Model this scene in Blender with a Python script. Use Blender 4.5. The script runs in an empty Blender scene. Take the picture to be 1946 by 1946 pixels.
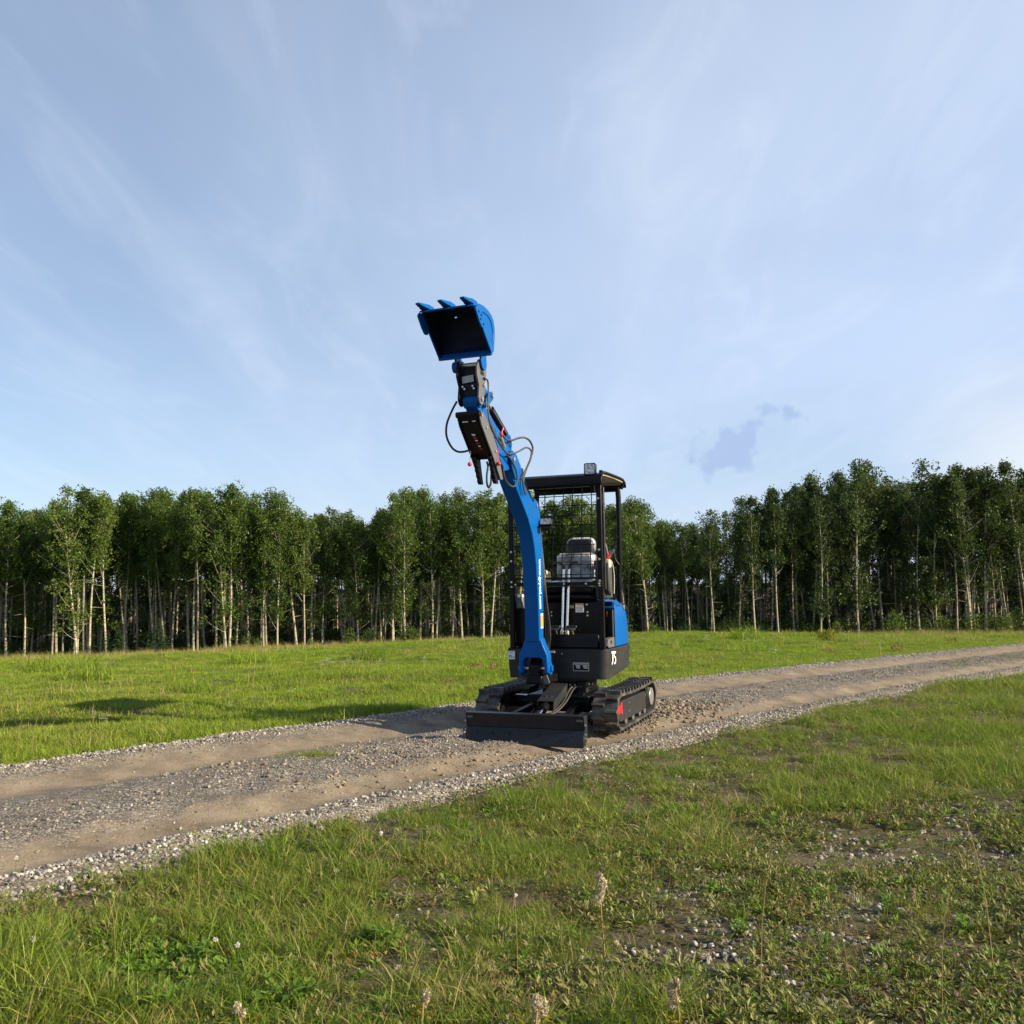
import bpy, bmesh, math, random
import numpy as np
from mathutils import Vector, Matrix, Euler

random.seed(11)
scene = bpy.context.scene
COL = scene.collection
rad = math.radians

# ------------------------------------------------------------------ camera, sky, sun, exposure
CAM_H, FPX, HORIZ, ROLL, PC = 1.25, 1800.0, 1110.0, rad(0.9), 973.0
PITCH = math.atan((HORIZ - PC) / FPX)
_f = np.array([0, math.cos(PITCH), math.sin(PITCH)])
_u0 = np.array([0, -math.sin(PITCH), math.cos(PITCH)])
_r0 = np.array([1.0, 0, 0])
_r = _r0 * math.cos(ROLL) - _u0 * math.sin(ROLL)
_u = _u0 * math.cos(ROLL) + _r0 * math.sin(ROLL)
CAM_O = np.array([0, 0, CAM_H])
cam_data = bpy.data.cameras.new('camera')
cam_data.sensor_width = 36.0
cam_data.lens = 36.0 * FPX / (2 * PC)
cam_data.clip_start = 0.05
cam_data.clip_end = 3000.0
cam = bpy.data.objects.new('camera', cam_data)
m = Matrix(((_r[0], _u[0], -_f[0], 0), (_r[1], _u[1], -_f[1], 0), (_r[2], _u[2], -_f[2], CAM_H), (0, 0, 0, 1)))
cam.matrix_world = m
COL.objects.link(cam)
scene.camera = cam

SUN_AZ, SUN_EL = rad(110.0), rad(23.5)      # azimuth clockwise from +Y (the view axis)
SUN_DIR = Vector((math.sin(SUN_AZ) * math.cos(SUN_EL), math.cos(SUN_AZ) * math.cos(SUN_EL), math.sin(SUN_EL)))

world = bpy.data.worlds.new('World')
scene.world = world
world.use_nodes = True
wn, wl = world.node_tree.nodes, world.node_tree.links
wn.clear()


def wnode(t, **kw):
    n = wn.new(t)
    for k, v in kw.items():
        setattr(n, k, v)
    return n


def wmath(op, a, b=None):
    n = wnode('ShaderNodeMath', operation=op)
    for i, q in enumerate((a, b)):
        if q is None:
            continue
        if isinstance(q, (int, float)):
            n.inputs[i].default_value = q
        else:
            wl.new(q, n.inputs[i])
    return n.outputs[0]


w_out = wnode('ShaderNodeOutputWorld')
w_bg = wnode('ShaderNodeBackground')
w_bg.inputs['Strength'].default_value = 0.066
sky = wnode('ShaderNodeTexSky', sky_type='NISHITA')
sky.sun_disc = False
sky.sun_elevation = SUN_EL
sky.sun_rotation = SUN_AZ
sky.altitude = 700
sky.air_density = 1.0
sky.dust_density = 0.5
sky.ozone_density = 2.2
tc = wnode('ShaderNodeTexCoord')
sx = wnode('ShaderNodeSeparateXYZ')
wl.new(tc.outputs['Generated'], sx.inputs[0])
den = wmath('ADD', wmath('MAXIMUM', sx.outputs[2], 0.0), 0.16)
cx = wnode('ShaderNodeCombineXYZ')
wl.new(wmath('DIVIDE', sx.outputs[0], den), cx.inputs[0])
wl.new(wmath('DIVIDE', sx.outputs[1], den), cx.inputs[1])


def cloud_noise(scale, rot, loc, stretch, detail, rough, dist, lo, hi):
    mp = wnode('ShaderNodeMapping')
    mp.inputs['Location'].default_value = loc
    mp.inputs['Rotation'].default_value = (0, 0, rot)
    mp.inputs['Scale'].default_value = stretch
    wl.new(cx.outputs[0], mp.inputs[0])
    nz = wnode('ShaderNodeTexNoise')
    nz.inputs['Scale'].default_value = scale
    nz.inputs['Detail'].default_value = detail
    nz.inputs['Roughness'].default_value = rough
    nz.inputs['Distortion'].default_value = dist
    wl.new(mp.outputs[0], nz.inputs['Vector'])
    mr = wnode('ShaderNodeMapRange', interpolation_type='SMOOTHSTEP')
    mr.inputs['From Min'].default_value = lo
    mr.inputs['From Max'].default_value = hi
    wl.new(nz.outputs['Fac'], mr.inputs['Value'])
    return mr.outputs[0]


def wmix(fac, a, b):
    n = wnode('ShaderNodeMix', data_type='RGBA')
    if isinstance(fac, (int, float)):
        n.inputs['Factor'].default_value = fac
    else:
        wl.new(fac, n.inputs['Factor'])
    for q, s in ((a, n.inputs['A']), (b, n.inputs['B'])):
        if isinstance(q, tuple):
            s.default_value = q
        else:
            wl.new(q, s)
    return n.outputs['Result']


veil = cloud_noise(0.50, rad(-14), (3.1, 1.7, 0), (1.5, 0.7, 1), 4, 0.5, 0.6, 0.28, 0.75)
streak = cloud_noise(1.15, rad(-10), (0.4, 2.3, 0), (2.0, 0.42, 1), 7, 0.52, 0.9, 0.42, 0.85)
wisp = cloud_noise(3.2, rad(-22), (1.4, 0.3, 0), (1.7, 0.5, 1), 9, 0.60, 1.4, 0.44, 0.86)


def wrange(v, lo, hi, c, d):
    n = wnode('ShaderNodeMapRange', interpolation_type='SMOOTHSTEP')
    for k, q in (('From Min', lo), ('From Max', hi), ('To Min', c), ('To Max', d)):
        n.inputs[k].default_value = q
    wl.new(v, n.inputs['Value'])
    return n.outputs[0]


# thin high cloud: seen through more of it towards the horizon, cut back overhead, mostly out of view, to lessen fill light; thicker on the sunward side
elev = wrange(sx.outputs[2], 0.48, 0.98, 1.0, 0.25)
sunward = wrange(sx.outputs[0], -0.5, 0.50, 0.33, 0.60)
f1 = wmath('MULTIPLY', elev, wmath('ADD', wmath('MULTIPLY', veil, 0.30), sunward))
c1 = wmix(f1, sky.outputs[0], (5.0, 6.1, 8.0, 1))
c2 = wmix(wmath('MULTIPLY', elev, wmath('ADD', wmath('MULTIPLY', streak, 0.22), wmath('MULTIPLY', wisp, 0.20))), c1, (6.8, 7.3, 8.5, 1))
bank = wmath('MULTIPLY', wmath('MULTIPLY', wrange(sx.outputs[0], 0.34, 0.52, 0, 1), wrange(sx.outputs[2], 0.23, 0.10, 0, 1)), wmath('ADD', wmath('MULTIPLY', veil, 0.35), 0.42))
c2 = wmix(bank, c2, (8.6, 8.4, 8.0, 1))
# the one small grey cloud low over the wood
gd = Vector(((1395 - PC) / FPX * _r - (838 - PC) / FPX * _u + _f)).normalized()
gr = Vector(_r) - gd * gd.dot(Vector(_r))
gr.normalize()
gu = gr.cross(gd)
gr2 = (gr * 0.92 + gu * 0.38).normalized()
gu2 = gr2.cross(gd)


def wdot(v):
    n = wnode('ShaderNodeVectorMath', operation='DOT_PRODUCT')
    wl.new(tc.outputs['Generated'], n.inputs[0])
    n.inputs[1].default_value = v
    return n.outputs['Value']


gn = wnode('ShaderNodeTexNoise')
gn.inputs['Scale'].default_value = 38.0
gn.inputs['Detail'].default_value = 6
wl.new(tc.outputs['Generated'], gn.inputs['Vector'])
gx = wmath('DIVIDE', wdot(gr2), 0.058)
gy = wmath('DIVIDE', wdot(gu2), 0.030)
gr_len = wmath('SQRT', wmath('ADD', wmath('MULTIPLY', gx, gx), wmath('MULTIPLY', gy, gy)))
gfac = wmath('SUBTRACT', wmath('MULTIPLY', wmath('SUBTRACT', 1.0, gr_len), 1.0), wmath('MULTIPLY', wmath('SUBTRACT', 0.5, gn.outputs['Fac']), 3.2))
gmr = wnode('ShaderNodeMapRange', interpolation_type='SMOOTHSTEP')
gmr.inputs['From Min'].default_value = 0.0
gmr.inputs['From Max'].default_value = 0.55
wl.new(gfac, gmr.inputs['Value'])
gfront = wmath('GREATER_THAN', wdot(gd), 0.9)
c3 = wmix(wmath('MULTIPLY', wmath('MULTIPLY', gmr.outputs[0], gfront), 0.85), c2, (3.3, 4.3, 6.4, 1))
wl.new(c3, w_bg.inputs['Color'])
wl.new(w_bg.outputs[0], w_out.inputs['Surface'])

sun_data = bpy.data.lights.new('sun', 'SUN')
sun_data.energy = 5.0
sun_data.angle = rad(0.55)
sun_data.color = (1.0, 0.86, 0.64)
sun = bpy.data.objects.new('sun', sun_data)
sun.rotation_euler = (-SUN_DIR).to_track_quat('-Z', 'Y').to_euler()
sun.location = (20, -8, 15)
COL.objects.link(sun)

scene.view_settings.view_transform = 'Standard'
scene.view_settings.look = 'None'
scene.view_settings.gamma = 1.0
scene.view_settings.use_curve_mapping = False
scene.view_settings.exposure = 1.0


# ------------------------------------------------------------------ pixel rays (only used to read positions off known surfaces)
def ray(u, v):
    return (u - PC) / FPX * _r - (v - PC) / FPX * _u + _f


# ------------------------------------------------------------------ terrain
def sstep(a, b, x):
    t = np.clip((x - a) / (b - a), 0, 1)
    return t * t * (3 - 2 * t)


def vnoise(x, y, seed=0):
    xi, yi = np.floor(x).astype(np.int64), np.floor(y).astype(np.int64)
    fx, fy = x - xi, y - yi
    fx, fy = fx * fx * (3 - 2 * fx), fy * fy * (3 - 2 * fy)

    def h(a, b):
        n = (a * 374761393 + b * 668265263 + seed * 1442695041) & 0x7fffffff
        n = ((n ^ (n >> 13)) * 1274126177) & 0x7fffffff
        return ((n ^ (n >> 16)) & 0xffff) / 65535.0
    a, b, c, d = h(xi, yi), h(xi + 1, yi), h(xi, yi + 1), h(xi + 1, yi + 1)
    return (a * (1 - fx) + b * fx) * (1 - fy) + (c * (1 - fx) + d * fx) * fy - 0.5


def fbm(x, y, seed=0, octv=3):
    s, a = 0, 1.0
    for k in range(octv):
        s = s + a * vnoise(x * 2 ** k, y * 2 ** k, seed + k)
        a *= 0.5
    return s


def base_h(x, y):
    x, y = np.asarray(x, float), np.asarray(y, float)
    t = (y - 10) / 2.0
    d = 2.0 * np.log1p(np.exp(np.clip(t, -40, 40)))
    z = -0.034 * np.minimum(d, 60) - 0.30 * sstep(20, 44, y)
    z = z + 0.32 * np.exp(-((x - 3.0) / 9.0) ** 2 - ((y - 32.0) / 8.0) ** 2)
    return z - 0.022 * np.clip(-x - 2, 0, 40) * sstep(12, 40, y)


ANG = rad(40)
_cs, _sn = math.cos(ANG), math.sin(ANG)
_cp = np.polyfit([1, 5, 10, 14, 19, 24, 32], [5.93, 6.40, 7.02, 7.40, 7.82, 8.13, 8.5], 3)
ROAD_HW = 1.58


def road_c(s):
    s = np.asarray(s, float)
    sc = np.clip(s, 0, 30)
    d = np.polyval(np.polyder(_cp), sc)
    return np.polyval(_cp, sc) + d * (s - sc)


def road_st(x, y):
    s = x * _cs + y * _sn
    return s, -x * _sn + y * _cs - road_c(s)


def road_xy(s, t):
    tt = t + road_c(s)
    return s * _cs - tt * _sn, s * _sn + tt * _cs


def road_profile(s, t):
    """height of the road surface over the base terrain"""
    wob = 0.08 * fbm(s * 0.6, s * 0.0 + 3.3, 5)
    g = lambda c, w: np.exp(-((t - c - wob) / w) ** 2)
    z = 0.035 - 0.055 * g(-1.02, 0.22) - 0.055 * g(0.66, 0.24) + 0.03 * g(1.28, 0.18) + 0.02 * g(-1.42, 0.14) + 0.01 * g(-0.2, 0.4)
    loose = g(-0.2, 0.35) + g(1.3, 0.2) + 0.6 * g(-1.42, 0.15) + 0.9 * g(-0.70, 0.10) + 0.7 * g(0.28, 0.10)
    z = z + 0.016 * fbm(s * 5, t * 5, 9) + 0.040 * np.clip(loose, 0, 1) * fbm(s * 9, t * 9, 21, 3) * 0.7
    return z


def ground_h(x, y):
    """height of what one stands on at (x, y)"""
    x, y = np.asarray(x, float), np.asarray(y, float)
    s, t = road_st(x, y)
    inr = 1 - sstep(ROAD_HW - 0.12, ROAD_HW + 0.25, np.abs(t))
    field = 0.05 * fbm(x * 0.7, y * 0.7, 3) + (0.13 * fbm(x * 0.55, y * 0.75, 8, 3) + 0.05 * fbm(x * 2.3, y * 2.3, 18, 2)) * sstep(1.7, 3.6, t) + 0.10 * fbm(x * 0.16, y * 0.16, 4) * sstep(9, 18, y)
    return base_h(x, y) + inr * road_profile(s, t) + (1 - inr) * (field + 0.03)


def gz(x, y):
    return float(ground_h(np.array([x]), np.array([y]))[0])


def on_ground(u, v):
    d = ray(u, v)
    tt = np.arange(1.0, 120.0, 0.25)
    pp = CAM_O + d * tt[:, None]
    hit = np.nonzero(pp[:, 2] <= base_h(pp[:, 0], pp[:, 1]) + 0.02)[0]
    hi = float(tt[hit[0]]) if len(hit) else 60.0
    lo = hi - 0.25
    for _ in range(30):
        mid = (lo + hi) / 2
        p = CAM_O + d * mid
        if p[2] > float(base_h(p[0], p[1])) + 0.02:
            lo = mid
        else:
            hi = mid
    p = CAM_O + d * lo
    return float(p[0]), float(p[1])


# ------------------------------------------------------------------ materials
MATS = {}


class NT:
    """tiny helper around a material node tree"""
    def __init__(self, name):
        self.m = bpy.data.materials.new(name)
        self.m.use_nodes = True
        self.n, self.l = self.m.node_tree.nodes, self.m.node_tree.links
        self.b = self.n['Principled BSDF']
        self.out = self.n['Material Output']
        MATS[name] = self.m

    def new(self, t, **kw):
        n = self.n.new(t)
        for k, v in kw.items():
            setattr(n, k, v)
        return n

    def put(self, sock, v):
        if hasattr(v, 'is_linked') or hasattr(v, 'links'):
            self.l.new(v, sock)
        else:
            sock.default_value = v

    def noise(self, scale, detail=4, rough=0.5, vec=None, dist=0.0):
        n = self.new('ShaderNodeTexNoise')
        n.inputs['Scale'].default_value = scale
        n.inputs['Detail'].default_value = detail
        n.inputs['Roughness'].default_value = rough
        n.inputs['Distortion'].default_value = dist
        if vec is not None:
            self.l.new(vec, n.inputs['Vector'])
        return n.outputs['Fac']

    def math(self, op, a, b=0.0):
        n = self.new('ShaderNodeMath', operation=op)
        self.put(n.inputs[0], a)
        self.put(n.inputs[1], b)
        return n.outputs[0]

    def rng(self, v, a, b, c=0.0, d=1.0):
        n = self.new('ShaderNodeMapRange', interpolation_type='SMOOTHSTEP')
        self.l.new(v, n.inputs['Value'])
        for k, q in (('From Min', a), ('From Max', b), ('To Min', c), ('To Max', d)):
            n.inputs[k].default_value = q
        return n.outputs[0]

    def mix(self, f, a, b, blend='MIX'):
        n = self.new('ShaderNodeMix', data_type='RGBA', blend_type=blend)
        self.put(n.inputs['Factor'], f)
        for q, s in ((a, n.inputs['A']), (b, n.inputs['B'])):
            if isinstance(q, (tuple, list)):
                s.default_value = (*q[:3], 1)
            else:
                self.l.new(q, s)
        return n.outputs['Result']

    def ramp(self, v, stops):
        n = self.new('ShaderNodeValToRGB')
        e = n.color_ramp.elements
        while len(e) < len(stops):
            e.new(0.5)
        for q, (p, c) in zip(e, stops):
            q.position = p
            q.color = (*c, 1)
        self.l.new(v, n.inputs[0])
        return n.outputs[0]

    def bump(self, h, strength=0.3, dist=0.01):
        n = self.new('ShaderNodeBump')
        n.inputs['Strength'].default_value = strength
        n.inputs['Distance'].default_value = dist
        self.l.new(h, n.inputs['Height'])
        self.l.new(n.outputs[0], self.b.inputs['Normal'])


def mat_paint(name, col, rough=0.35, metal=0.0, coat=0.0, dust=0.15, dustcol=(0.30, 0.26, 0.20), spec=0.5):
    t = NT(name)
    pos = t.new('ShaderNodeNewGeometry').outputs['Position']
    n1 = t.noise(7.0, 6, 0.6, pos)
    n2 = t.noise(60.0, 3, 0.6, pos)
    f = t.math('MULTIPLY', t.rng(n1, 0.42, 0.75), dust)
    c = t.mix(f, col, dustcol)
    t.l.new(c, t.b.inputs['Base Color'])
    t.b.inputs['Metallic'].default_value = metal
    t.l.new(t.rng(n2, 0.2, 0.8, max(rough - 0.07, 0.03), rough + 0.12), t.b.inputs['Roughness'])
    t.b.inputs['Specular IOR Level'].default_value = spec
    if coat:
        t.b.inputs['Coat Weight'].default_value = coat
        t.b.inputs['Coat Roughness'].default_value = 0.12
    return t


mat_paint('blue_paint', (0.0, 0.080, 0.30), 0.36, coat=0.02, dust=0.01, spec=0.13)
mat_paint('bucket_shade', (0.003, 0.010, 0.030), 0.5, dust=0.03, spec=0.2)  # blue paint darkened: deep shade inside the bucket put into the colour
mat_paint('black_paint', (0.0045, 0.0046, 0.0055), 0.33, dust=0.012, spec=0.18)
mat_paint('charcoal_paint', (0.020, 0.0215, 0.0235), 0.42, dust=0.05, spec=0.3)
mat_paint('blade_paint', (0.010, 0.0115, 0.017), 0.45, dust=0.04, spec=0.3)
mat_paint('grey_steel', (0.105, 0.105, 0.108), 0.45, metal=0.1, dust=0.08, spec=0.3)
mat_paint('zinc', (0.55, 0.53, 0.48), 0.32, metal=0.9, dust=0.1)
mat_paint('chrome', (0.78, 0.78, 0.78), 0.14, metal=1.0, dust=0.03)
mat_paint('rubber', (0.016, 0.016, 0.016), 0.62, dust=0.25, dustcol=(0.16, 0.13, 0.10))
mat_paint('rubber_dusty', (0.026, 0.025, 0.024), 0.55, dust=0.55, dustcol=(0.20, 0.165, 0.125))
mat_paint('hose', (0.014, 0.014, 0.014), 0.42, dust=0.15)
mat_paint('hose_sleeve', (0.050, 0.047, 0.040), 0.35, dust=0.15)
mat_paint('red_plastic', (0.55, 0.015, 0.012), 0.4, dust=0.05)
mat_paint('red_sticker', (0.78, 0.010, 0.015), 0.45, dust=0.05)
mat_paint('white_sticker', (0.78, 0.78, 0.76), 0.45, dust=0.08)
mat_paint('orange_sticker', (0.80, 0.32, 0.04), 0.45, dust=0.05)
mat_paint('label_ink', (0.015, 0.02, 0.07), 0.5, dust=0.0)
mat_paint('lime_plate', (0.30, 0.30, 0.29), 0.35, metal=0.6, dust=0.1)
mat_paint('cream_liner', (0.40, 0.37, 0.29), 0.7, dust=0.1)
mat_paint('console_plastic', (0.030, 0.032, 0.030), 0.5, dust=0.2)
mat_paint('beige_plastic', (0.55, 0.50, 0.40), 0.5, dust=0.1)
mat_paint('seat_vinyl', (0.012, 0.012, 0.015), 0.35, dust=0.03)

t = NT('lens_glass')
pos = t.new('ShaderNodeTexCoord').outputs['Object']
vo = t.new('ShaderNodeTexVoronoi')
vo.inputs['Scale'].default_value = 55.0
t.l.new(pos, vo.inputs['Vector'])
t.l.new(t.ramp(vo.outputs['Distance'], [(0.0, (0.75, 0.76, 0.76)), (0.5, (0.35, 0.36, 0.37)), (1.0, (0.10, 0.10, 0.11))]), t.b.inputs['Base Color'])
t.b.inputs['Roughness'].default_value = 0.15
t.b.inputs['Metallic'].default_value = 0.5

# thin clear plastic wrap over the seat: milky, glossy, with creases
t = NT('plastic_wrap')
pos = t.new('ShaderNodeTexCoord').outputs['Object']
n1 = t.noise(9.0, 5, 0.65, pos, 1.2)
n2 = t.noise(4.0, 3, 0.5, pos, 0.6)
t.l.new(t.ramp(n2, [(0.36, (0.10, 0.10, 0.11)), (0.60, (0.55, 0.56, 0.58))]), t.b.inputs['Base Color'])
t.b.inputs['Roughness'].default_value = 0.22
t.b.inputs['Coat Weight'].default_value = 0.8
t.b.inputs['Coat Roughness'].default_value = 0.1
t.bump(n1, 0.9, 0.05)


def mat_leaf(name, stops, transl=0.35, patch=None, rough=0.55, objvar=0.35, patch_scale=0.35):
    """foliage: colour varies per blade or leaf, per plant and in broad patches; part of the light passes through"""
    t = NT(name)
    geo = t.new('ShaderNodeNewGeometry')
    oi = t.new('ShaderNodeObjectInfo')
    rnd = t.math('ADD', t.math('MULTIPLY', geo.outputs['Random Per Island'], 1 - objvar), t.math('MULTIPLY', oi.outputs['Random'], objvar))
    c = t.ramp(rnd, stops)
    if patch:
        nz = t.noise(patch_scale, 4, 0.6, geo.outputs['Position'])
        nz2 = t.noise(patch_scale * 5.3, 3, 0.6, geo.outputs['Position'])
        f = t.math('ADD', t.math('MULTIPLY', t.rng(nz, 0.40, 0.68), 0.6), t.math('MULTIPLY', t.rng(nz2, 0.5, 0.78), 0.4))
        c = t.mix(f, c, t.mix(0.6, c, patch))
    t.l.new(c, t.b.inputs['Base Color'])
    t.b.inputs['Roughness'].default_value = rough
    t.b.inputs['Specular IOR Level'].default_value = 0.3
    tr = t.new('ShaderNodeBsdfTranslucent')
    t.l.new(t.mix(0.35, c, (0.30, 0.42, 0.03)), tr.inputs['Color'])
    mx = t.new('ShaderNodeMixShader')
    mx.inputs[0].default_value = transl
    t.l.new(t.b.outputs[0], mx.inputs[1])
    t.l.new(tr.outputs[0], mx.inputs[2])
    t.l.new(mx.outputs[0], t.out.inputs['Surface'])
    return t


mat_leaf('grass_blade', [(0.0, (0.035, 0.065, 0.007)), (0.4, (0.108, 0.178, 0.013)), (0.75, (0.215, 0.300, 0.026)), (1.0, (0.36, 0.34, 0.09))], 0.35, (0.26, 0.20, 0.06), patch_scale=1.6, objvar=0.5)
mat_leaf('meadow_blade', [(0.0, (0.050, 0.090, 0.006)), (0.45, (0.155, 0.245, 0.013)), (0.8, (0.250, 0.335, 0.022)), (1.0, (0.39, 0.34, 0.08))], 0.34, (0.27, 0.25, 0.055), patch_scale=0.30, objvar=0.55)
mat_leaf('dry_grass', [(0.0, (0.24, 0.17, 0.07)), (0.6, (0.38, 0.29, 0.13)), (1.0, (0.20, 0.20, 0.05))], 0.3)
mat_leaf('weed_leaf', [(0.0, (0.045, 0.065, 0.015)), (0.4, (0.105, 0.135, 0.028)), (0.75, (0.20, 0.21, 0.055)), (1.0, (0.34, 0.32, 0.15))], 0.28, (0.17, 0.11, 0.055), patch_scale=2.2)
mat_leaf('bright_leaf', [(0.0, (0.06, 0.13, 0.012)), (0.7, (0.12, 0.21, 0.02)), (1.0, (0.19, 0.26, 0.03))], 0.35)
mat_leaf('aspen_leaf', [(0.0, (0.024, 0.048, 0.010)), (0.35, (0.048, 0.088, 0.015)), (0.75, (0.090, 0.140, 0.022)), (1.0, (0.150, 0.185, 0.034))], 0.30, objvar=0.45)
mat_leaf('deep_shade_leaf', [(0.0, (0.012, 0.027, 0.008)), (0.5, (0.027, 0.052, 0.012)), (1.0, (0.062, 0.096, 0.019))], 0.22, objvar=0.45)  # aspen leaf darkened: shade of the backlit stand and deep wood put into colour
mat_leaf('shade_leaf', [(0.0, (0.020, 0.042, 0.009)), (0.45, (0.042, 0.078, 0.014)), (1.0, (0.095, 0.140, 0.024))], 0.30, objvar=0.45)  # aspen leaf partly darkened: shade behind the edge trees put into its colour
mat_leaf('spruce_needle', [(0.0, (0.018, 0.040, 0.016)), (1.0, (0.045, 0.080, 0.030))], 0.15)
mat_leaf('yellow_leaf', [(0.0, (0.14, 0.17, 0.015)), (0.6, (0.27, 0.24, 0.02)), (1.0, (0.34, 0.24, 0.02))], 0.35)
mat_leaf('seed_fluff', [(0.0, (0.30, 0.23, 0.15)), (0.6, (0.48, 0.40, 0.28)), (1.0, (0.60, 0.53, 0.41))], 0.3, rough=0.9)
mat_leaf('pink_petal', [(0.0, (0.42, 0.17, 0.27)), (1.0, (0.60, 0.36, 0.44))], 0.3)
mat_leaf('white_petal', [(0.0, (0.60, 0.60, 0.52)), (1.0, (0.78, 0.78, 0.72))], 0.3)
mat_leaf('russet_leaf', [(0.0, (0.11, 0.055, 0.025)), (0.6, (0.20, 0.12, 0.05)), (1.0, (0.30, 0.21, 0.09))], 0.3)

t = NT('aspen_bark')
geo = t.new('ShaderNodeNewGeometry')
tcn = t.new('ShaderNodeTexCoord')
oi = t.new('ShaderNodeObjectInfo')
mp = t.new('ShaderNodeMapping')
mp.inputs['Scale'].default_value = (1.0, 1.0, 2.6)
t.l.new(tcn.outputs['Object'], mp.inputs[0])
n1 = t.noise(5.0, 5, 0.65, mp.outputs[0])
n2 = t.noise(1.1, 3, 0.5, tcn.outputs['Object'])
barkc = t.ramp(n1, [(0.34, (0.040, 0.032, 0.022)), (0.43, (0.30, 0.26, 0.18)), (0.60, (0.48, 0.43, 0.31)), (0.8, (0.58, 0.53, 0.40))])
barkc = t.mix(t.math('MULTIPLY', t.math('POWER', oi.outputs['Random'], 1.2), 0.65), barkc, (0.085, 0.070, 0.045))
t.l.new(t.mix(t.rng(n2, 0.5, 0.75, 0.0, 0.5), barkc, (0.09, 0.08, 0.055)), t.b.inputs['Base Color'])
t.b.inputs['Roughness'].default_value = 0.85
t.bump(n1, 0.5, 0.02)

t = NT('twig_bark')
t.b.inputs['Base Color'].default_value = (0.10, 0.08, 0.055, 1)
n1 = t.noise(30.0, 3)
t.l.new(t.ramp(n1, [(0.3, (0.05, 0.04, 0.03)), (0.7, (0.16, 0.13, 0.09))]), t.b.inputs['Base Color'])
t.b.inputs['Roughness'].default_value = 0.9

t = NT('stone')
oi = t.new('ShaderNodeObjectInfo')
pos = t.new('ShaderNodeTexCoord').outputs['Object']
c = t.ramp(oi.outputs['Random'], [(0.0, (0.075, 0.068, 0.062)), (0.3, (0.165, 0.150, 0.130)), (0.55, (0.24, 0.215, 0.178)), (0.75, (0.34, 0.31, 0.262)), (0.88, (0.30, 0.235, 0.155)), (1.0, (0.50, 0.475, 0.43))])
t.l.new(t.mix(t.rng(t.noise(3.0, 5, 0.6, pos), 0.3, 0.7, 0, 0.5), c, (0.15, 0.135, 0.115)), t.b.inputs['Base Color'])
t.b.inputs['Roughness'].default_value = 0.88
t.bump(t.noise(9.0, 5, 0.6, pos), 0.35, 0.02)

t = NT('pale_stone')
oi = t.new('ShaderNodeObjectInfo')
pos = t.new('ShaderNodeTexCoord').outputs['Object']
c = t.ramp(oi.outputs['Random'], [(0.0, (0.16, 0.15, 0.135)), (0.3, (0.28, 0.26, 0.23)), (0.6, (0.40, 0.38, 0.34)), (0.85, (0.50, 0.47, 0.42)), (0.92, (0.36, 0.29, 0.20)), (1.0, (0.60, 0.58, 0.54))])
t.l.new(t.mix(t.rng(t.noise(3.0, 5, 0.6, pos), 0.3, 0.7, 0, 0.4), c, (0.22, 0.20, 0.175)), t.b.inputs['Base Color'])
t.b.inputs['Roughness'].default_value = 0.88

t = NT('soil_clod')
oi = t.new('ShaderNodeObjectInfo')
c = t.ramp(oi.outputs['Random'], [(0.0, (0.11, 0.085, 0.06)), (0.5, (0.195, 0.153, 0.106)), (1.0, (0.285, 0.225, 0.158))])
t.l.new(c, t.b.inputs['Base Color'])
t.b.inputs['Roughness'].default_value = 0.95

# meadow ground: soil and thatch below the grass
t = NT('meadow_ground')
geo = t.new('ShaderNodeNewGeometry')
P = geo.outputs['Position']
sep = t.new('ShaderNodeSeparateXYZ')
t.l.new(P, sep.inputs[0])
far = t.rng(sep.outputs[1], 9.0, 20.0)
soil = t.ramp(t.noise(5.0, 7, 0.65, P), [(0.30, (0.038, 0.030, 0.020)), (0.50, (0.095, 0.076, 0.052)), (0.66, (0.175, 0.145, 0.102)), (0.82, (0.29, 0.25, 0.19))])
green = t.ramp(t.noise(2.2, 6, 0.65, P), [(0.30, (0.045, 0.075, 0.008)), (0.55, (0.110, 0.150, 0.014)), (0.80, (0.19, 0.20, 0.035))])
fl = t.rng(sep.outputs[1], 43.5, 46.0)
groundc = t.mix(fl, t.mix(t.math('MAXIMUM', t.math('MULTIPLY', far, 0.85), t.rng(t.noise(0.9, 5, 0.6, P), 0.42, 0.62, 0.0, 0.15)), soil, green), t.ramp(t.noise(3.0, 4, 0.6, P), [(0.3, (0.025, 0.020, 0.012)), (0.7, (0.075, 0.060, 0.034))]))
t.l.new(groundc, t.b.inputs['Base Color'])
t.b.inputs['Roughness'].default_value = 0.95
t.b.inputs['Specular IOR Level'].default_value = 0.1
t.bump(t.noise(22.0, 6, 0.7, P), 0.8, 0.03)

# gravel road: packed tan wheel ruts, grey stone between and along the edges
t = NT('gravel_road')
uv = t.new('ShaderNodeUVMap')
uv.uv_map = 'UVMap'
us = t.new('ShaderNodeSeparateXYZ')
t.l.new(uv.outputs[0], us.inputs[0])
P = t.new('ShaderNodeNewGeometry').outputs['Position']
wob = t.math('MULTIPLY', t.math('SUBTRACT', t.noise(1.3, 4, 0.6, P), 0.5), 0.45)
wob2 = t.math('MULTIPLY', t.math('SUBTRACT', t.noise(7.0, 4, 0.6, P), 0.5), 0.34)
tw = t.math('ADD', us.outputs[0], t.math('ADD', wob, wob2))


def band(c, w, soft):
    d = t.math('ABSOLUTE', t.math('SUBTRACT', tw, c))
    return t.rng(d, w + soft, w - soft)


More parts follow.
